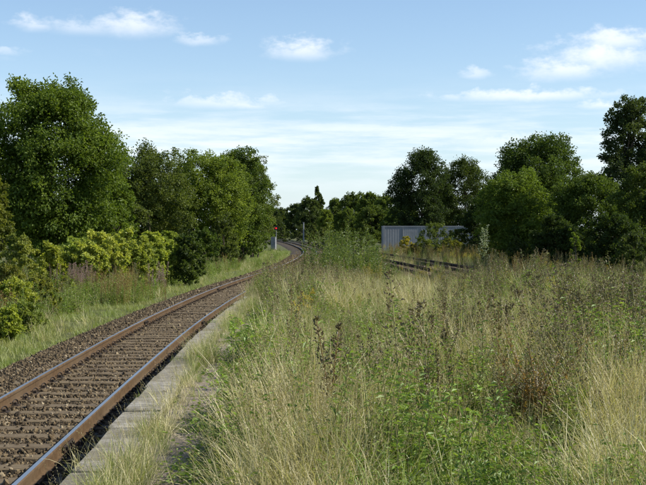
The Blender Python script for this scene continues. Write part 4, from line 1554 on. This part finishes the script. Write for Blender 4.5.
def weed_parts(seed, stems, ll, lw, per, lmat, smat, tmat=None, tn=90, ts=.02, tsp=.1, f0=.45, lean=.1, spread=.05, tname='seed_head', branch=0):
    def build(H):
        g = np.random.default_rng(seed)
        bs, bl, bt = PB(), PB(), PB()
        z = np.linspace(0, 1, 6)
        paths = []
        for s in range(stems):
            h = H * (1 if s == 0 else g.uniform(.6, .95))
            az = g.uniform(0, 2 * PI)
            le = abs(g.normal(0, lean))
            path = np.r_[g.normal(0, spread, 2), -.03] + np.stack([np.cos(az) * le * h * z ** 1.5, np.sin(az) * le * h * z ** 1.5, h * z], 1) + g.normal(0, .006, (6, 3))
            bs.tube(path, np.linspace(.007, .0025, 6), 5, 0, g.random())
            paths.append(path)
            for q in range(branch):
                f = g.uniform(.35, .85)
                p = np.array([np.interp(f, z, path[:, k]) for k in range(3)])
                a = g.uniform(0, 2 * PI)
                l = H * .3 * (1.1 - f)
                e = p + np.array([math.cos(a) * l * .6, math.sin(a) * l * .6, l])
                br = np.linspace(p, e, 6)
                bs.tube(br, np.linspace(.004, .0018, 6), 4, 0, g.random())
                paths.append(br)
        for path in paths:
            n = int(per * np.linalg.norm(path[-1] - path[0]))
            f = g.uniform(.05, .95, n)
            a = np.arange(n) * 2.4 + g.normal(0, .5, n)
            pos = np.stack([np.interp(f, z, path[:, k]) for k in range(3)], 1)
            ln = ll * (1 - .55 * f) * g.uniform(.7, 1.3, n)
            if n:
                bl.leaves(pos, np.stack([np.cos(a), np.sin(a), g.normal(.2, .35, n)], 1), np.tile([0, 0, 1.0], (n, 1)) + g.normal(0, .35, (n, 3)), ln, ln * lw / ll, 0, g.random(n))
            if tmat:
                f = g.uniform(f0, 1.03, tn)
                a = g.uniform(0, 2 * PI, tn)
                pos = np.stack([np.interp(f, z, path[:, k]) for k in range(3)], 1)
                pos += np.stack([np.cos(a), np.sin(a), g.normal(.5, .3, tn)], 1) * (g.uniform(.1, 1, tn) * tsp * (1.1 - f) / (1.1 - f0))[:, None]
                bt.leaves(pos, nrm(g.normal(0, 1, (tn, 3)) + np.array([0, 0, .7])), nrm(g.normal(0, 1, (tn, 3))), ts * g.uniform(.6, 1.4, tn), ts * .65, 0, g.random(tn))
        res = [('stem', bs.mesh('stem', [smat]))]
        if bl.V:
            res.append(('foliage', bl.mesh('foliage', [lmat])))
        if tmat:
            res.append((tname, bt.mesh(tname, [tmat])))
        return res
    return build


MUG = [
    (625, 16, 264, 'tallest brown mugwort spire, standing against the dark trees at right'),
    (601, 18, 272, 'slim brown mugwort spire left of the tallest one'),
    (640, 17, 276, 'brown mugwort spire at the right edge of the picture'),
    (575, 17, 281, 'bushy brown mugwort plant left of the slim spires at right'),
    (539, 20, 268, 'upright brown mugwort stalk below the large round tree'),
    (521, 22, 266, 'slender mugwort stalk reaching up to the dark shade line'),
    (507, 15, 292, 'leaning purplish mugwort plant in the right half of the meadow'),
    (468, 14, 305, 'dark stemmed mugwort plant below the right-hand tracks'),
    (589, 12, 306, 'dusty brown mugwort plant in the middle of the right meadow'),
    (452, 11, 318, 'dark branching mugwort plant right of the middle'),
    (300, 26, 266, 'reddish brown weed spire at the left foot of the saplings'),
    (293, 24, 276, 'thin reddish brown weed stalk beside the right rail'),
]
for i, (px, Y, py, lab) in enumerate(MUG):
    single('mugwort_plant', px, Y, py, lab, 'weed', 'tall mugwort plants in the meadow',
           weed_parts(400 + i, 3 + i % 3, .07, .017, 45, M['weedleaf'], M['stem'], M['brownseed'], 80, .02, .07, .35, .1, .05, 'seed_head', 5))
DOCK = [
    (366, 10.5, 349, 'dark brown dock stalk leaning in the middle foreground'),
    (426, 10.0, 328, 'tall dark dock stalk with green top near the middle'),
    (391, 9.6, 352, 'reddish dock stalk standing among green weeds'),
    (444, 9.4, 346, 'dark dock stalk right of the tall green-topped one'),
    (356, 7.6, 404, 'small dark dock seed head in the pale grass at lower middle'),
    (300, 9.0, 405, 'dark seed head among straw grass in the lower middle'),
    (493, 12, 318, 'dark dock stalk left of the red-brown bush'),
]
for i, (px, Y, py, lab) in enumerate(DOCK):
    single('dock_plant', px, Y, py, lab, 'weed', 'dock stalks in the meadow',
           weed_parts(430 + i, 1 + i % 2, .1, .03, 12, M['weedleaf'], M['redstem'], M['brownseed'], 170, .017, .03, .5, .14, .03))
RAG = [
    (305, 20, 291, 'yellow ragwort flowers on the left edge of the meadow'),
    (298, 18, 301, 'smaller yellow ragwort just below the first at left'),
    (312, 22, 288, 'low yellow ragwort heads right of the larger clump at left'),
]
for i, (px, Y, py, lab) in enumerate(RAG):
    single('ragwort_plant', px, Y, py, lab, 'wildflower', 'yellow ragwort plants',
           weed_parts(450 + i, 4, .08, .03, 30, M['weedlight'], M['stem'], M['yellow'], 30, .022, .06, .92, .12, .05, 'flower_head', 2))
GOLD = [
    (366, 36, 262, 'golden yellow weed at the right foot of the saplings'),
    (376, 38, 258, 'golden yellow weed beside the dark right-hand rails'),
    (422, 40, 264, 'ochre yellow weed in front of the container shrubs'),
    (440, 42, 266, 'ochre yellow weed right of the other before the container'),
]
for i, (px, Y, py, lab) in enumerate(GOLD):
    single('goldenrod_plant', px, Y, py, lab, 'wildflower', 'golden weeds before the container',
           weed_parts(460 + i, 9, .09, .02, 45, M['ochre'], M['stem'], M['ochre'], 50, .03, .1, .6, .16, .14, 'flower_head', 2))
single('red_brown_weed', 530, 9.4, 322, 'large red-brown seeding weed bush in the right foreground', 'weed', None,
       weed_parts(470, 16, .045, .016, 60, M['rustleaf'], M['redstem'], M['fluff'], 10, .014, .06, .4, .25, .13, 'seed_head', 4))
single('red_brown_weed', 548, 10.4, 352, 'smaller reddish weed at the right of the red-brown bush', 'weed', None,
       weed_parts(471, 8, .05, .02, 75, M['ochre'], M['redstem'], M['fluff'], 8, .013, .05, .4, .2, .09, 'seed_head', 3))
single('leafy_weed', 562, 9.6, 362, 'fresh bright green leafy weed right of the red-brown bush', 'weed', None,
       weed_parts(472, 9, .09, .045, 55, M['weedlight'], M['stem'], None, lean=.18, spread=.09, branch=1))

# ------------------------------------------------------------------ grey steel container


def build_container():
    Yc = 158.0
    x0 = at(383.5, Yc)
    L_, D_, Hh = 11.9, 2.5, 2.75
    z0 = float(ground_z(x0 + 4, Yc)) + .12
    Hh = zat(225.8, Yc) - z0
    root = empty('storage_container', (x0, Yc, z0), R(3.5))
    tag(root, 'long blue-grey steel container half hidden by bushes beyond the tracks', 'container')
    fr = PB()
    for xx in (0, L_ - .16):
        for yy in (0, D_ - .16):
            fr.box((xx, yy, 0), (xx + .16, yy + .16, Hh), bev=.02)
    mobj('corner_posts', fr.mesh('corner_posts', [M['steel']]), root)
    for nm, z in (('top_rail', Hh - .14), ('bottom_rail', .0)):
        b = PB()
        b.box((.16, .01, z), (L_ - .16, .12, z + .138))
        b.box((.16, D_ - .12, z), (L_ - .16, D_ - .01, z + .138))
        b.box((.01, .16, z), (.12, D_ - .16, z + .138))
        b.box((L_ - .12, .16, z), (L_ - .01, D_ - .16, z + .138))
        mobj(nm, b.mesh(nm, [M['steel']]), root)

    def corr(x0_, x1_, pitch, depth):
        b = PB()
        n = max(2, int((x1_ - x0_) / pitch))
        p = (x1_ - x0_) / n
        P = []
        for i in range(n):
            a = x0_ + i * p
            P += [(a, .05), (a + p * .35, .05), (a + p * .5, .05 + depth), (a + p * .85, .05 + depth)]
        P.append((x1_, .05))
        V, Q = [], []
        for (xx, yy) in P:
            V += [(xx, yy, .14), (xx, yy, Hh - .14)]
        for i in range(len(P) - 1):
            Q.append((2 * i, 2 * i + 2, 2 * i + 3, 2 * i + 1))
        b.add(V, Q=Q)
        return b
    bays = [(.16, 2.55), (2.62, 5.0), (5.07, 7.3), (7.37, 9.6), (9.67, L_ - .16)]
    for i, (a, c) in enumerate(bays):
        mobj('side_panel', corr(a, c, .24 if i else .3, .006 if i == 0 else .01).mesh('side_panel', [M['steel']]), root)
        if i < 4:
            b = PB(); b.box((c, .0, .14), (c + .07, .1, Hh - .142))
            mobj('panel_post', b.mesh('panel_post', [M['steel']]), root)
    b = PB(); b.add([(.05, .05, Hh - .03), (L_ - .05, .05, Hh - .03), (L_ - .05, D_ - .05, Hh - .03), (.05, D_ - .05, Hh - .03)], Q=[(0, 1, 2, 3)])
    mobj('roof', b.mesh('roof', [M['steel']]), root)
    b = PB(); b.box((.06, D_ - .08, .14), (L_ - .06, D_ - .05, Hh - .14)); b.box((.05, .16, .14), (.08, D_ - .16, Hh - .14)); b.box((L_ - .08, .16, .14), (L_ - .05, D_ - .16, Hh - .14))
    mobj('end_wall', b.mesh('end_wall', [M['steel']]), root)


build_container()


def build_cabinet():
    Y = 180.0
    x = at(273.5, Y)
    z0 = float(ground_z(x, Y))
    H = zat(237, Y) - z0
    w = .7
    root = empty('trackside_cabinet', (x, Y, z0), R(-14))
    tag(root, 'grey lineside equipment cabinet beside the far bend of the track', 'cabinet')
    b = PB(); b.box((-w / 2 - .06, -.3, -.1), (w / 2 + .06, .3, .16), bev=.02)
    mobj('plinth', b.mesh('plinth', [M['coping']]), root)
    b = PB(); b.box((-w / 2, -.25, .16), (w / 2, .25, H - .06))
    mobj('body', b.mesh('body', [M['galv']]), root)
    b = PB(); b.box((-w / 2 - .04, -.3, H - .06), (w / 2 + .04, .3, H), bev=.03)
    mobj('lid', b.mesh('lid', [M['galv']]), root)
    b = PB(); b.box((-w / 2 + .04, -.275, .22), (w / 2 - .04, -.252, H - .12))
    d = mobj('door', b.mesh('door', [M['galv']]), root)
    b = PB(); b.tube([(.17, -.295, H * .45), (.17, -.295, H * .6)], .015, 6)
    mobj('handle', b.mesh('handle', [M['black']]), d)


build_cabinet()


def build_signal():
    Y = 200.0
    x = at(276.2, Y)
    z0 = float(ground_z(x, Y))
    zl = zat(228.2, Y) - z0
    root = empty('railway_signal', (x, Y, z0), 0)
    tag(root, 'small railway signal showing a red light beside the vanishing track', 'signal')
    b = PB(); b.tube([(0, .12, -.2), (0, .12, zl + .1)], .06, 8)
    mobj('post', b.mesh('post', [M['galv']]), root)
    b = PB(); b.box((-.42, -.02, zl - .3), (.3, .06, zl + .34), bev=.02)
    mobj('backboard', b.mesh('backboard', [M['black']]), root)
    an = np.arange(16) / 16 * 2 * PI
    V = [(0, -.06, zl)] + [(.14 * math.cos(a), -.05, zl + .14 * math.sin(a)) for a in an]
    b = PB(); b.add(V, T=[(0, 1 + (i + 1) % 16, 1 + i) for i in range(16)])
    mobj('lamp', b.mesh('lamp', [M['redlamp']]), root)
    V, Q = [], []
    for i, a in enumerate(np.linspace(-.2, PI + .2, 12)):
        V += [(.17 * math.cos(a), -.021, zl + .17 * math.sin(a)), (.17 * math.cos(a), -.3, zl + .17 * math.sin(a))]
        if i:
            Q.append((2 * i - 2, 2 * i - 1, 2 * i + 1, 2 * i))
    b = PB(); b.add(V, Q=Q)
    mobj('hood', b.mesh('hood', [M['black']]), root)
    b = PB(); b.box((-.42, -.05, zl - .14), (-.22, -.021, zl + .14), bev=.0)
    mobj('marker_plate', b.mesh('marker_plate', [M['red']]), root)


build_signal()


def build_post():
    Y = 300.0
    x = at(303.6, Y)
    z0 = float(ground_z(x, Y))
    H = zat(222.5, Y) - z0
    root = empty('lineside_post', (x, Y, z0), 0)
    tag(root, 'pale grey post standing beside the far bend, before the dark trees', 'post')
    b = PB(); b.tube([(0, 0, -.2), (0, 0, H)], [.2, .16], 10)
    mobj('mast', b.mesh('mast', [M['galv']]), root)
    b = PB(); b.box((-.22, -.22, H - .02), (.22, .22, H + .06), bev=.02)
    mobj('cap', b.mesh('cap', [M['galv']]), root)
    b = PB(); b.box((-.45, -.45, -.1), (.45, .45, .35), bev=.05)
    mobj('footing', b.mesh('footing', [M['coping']]), root)


build_post()
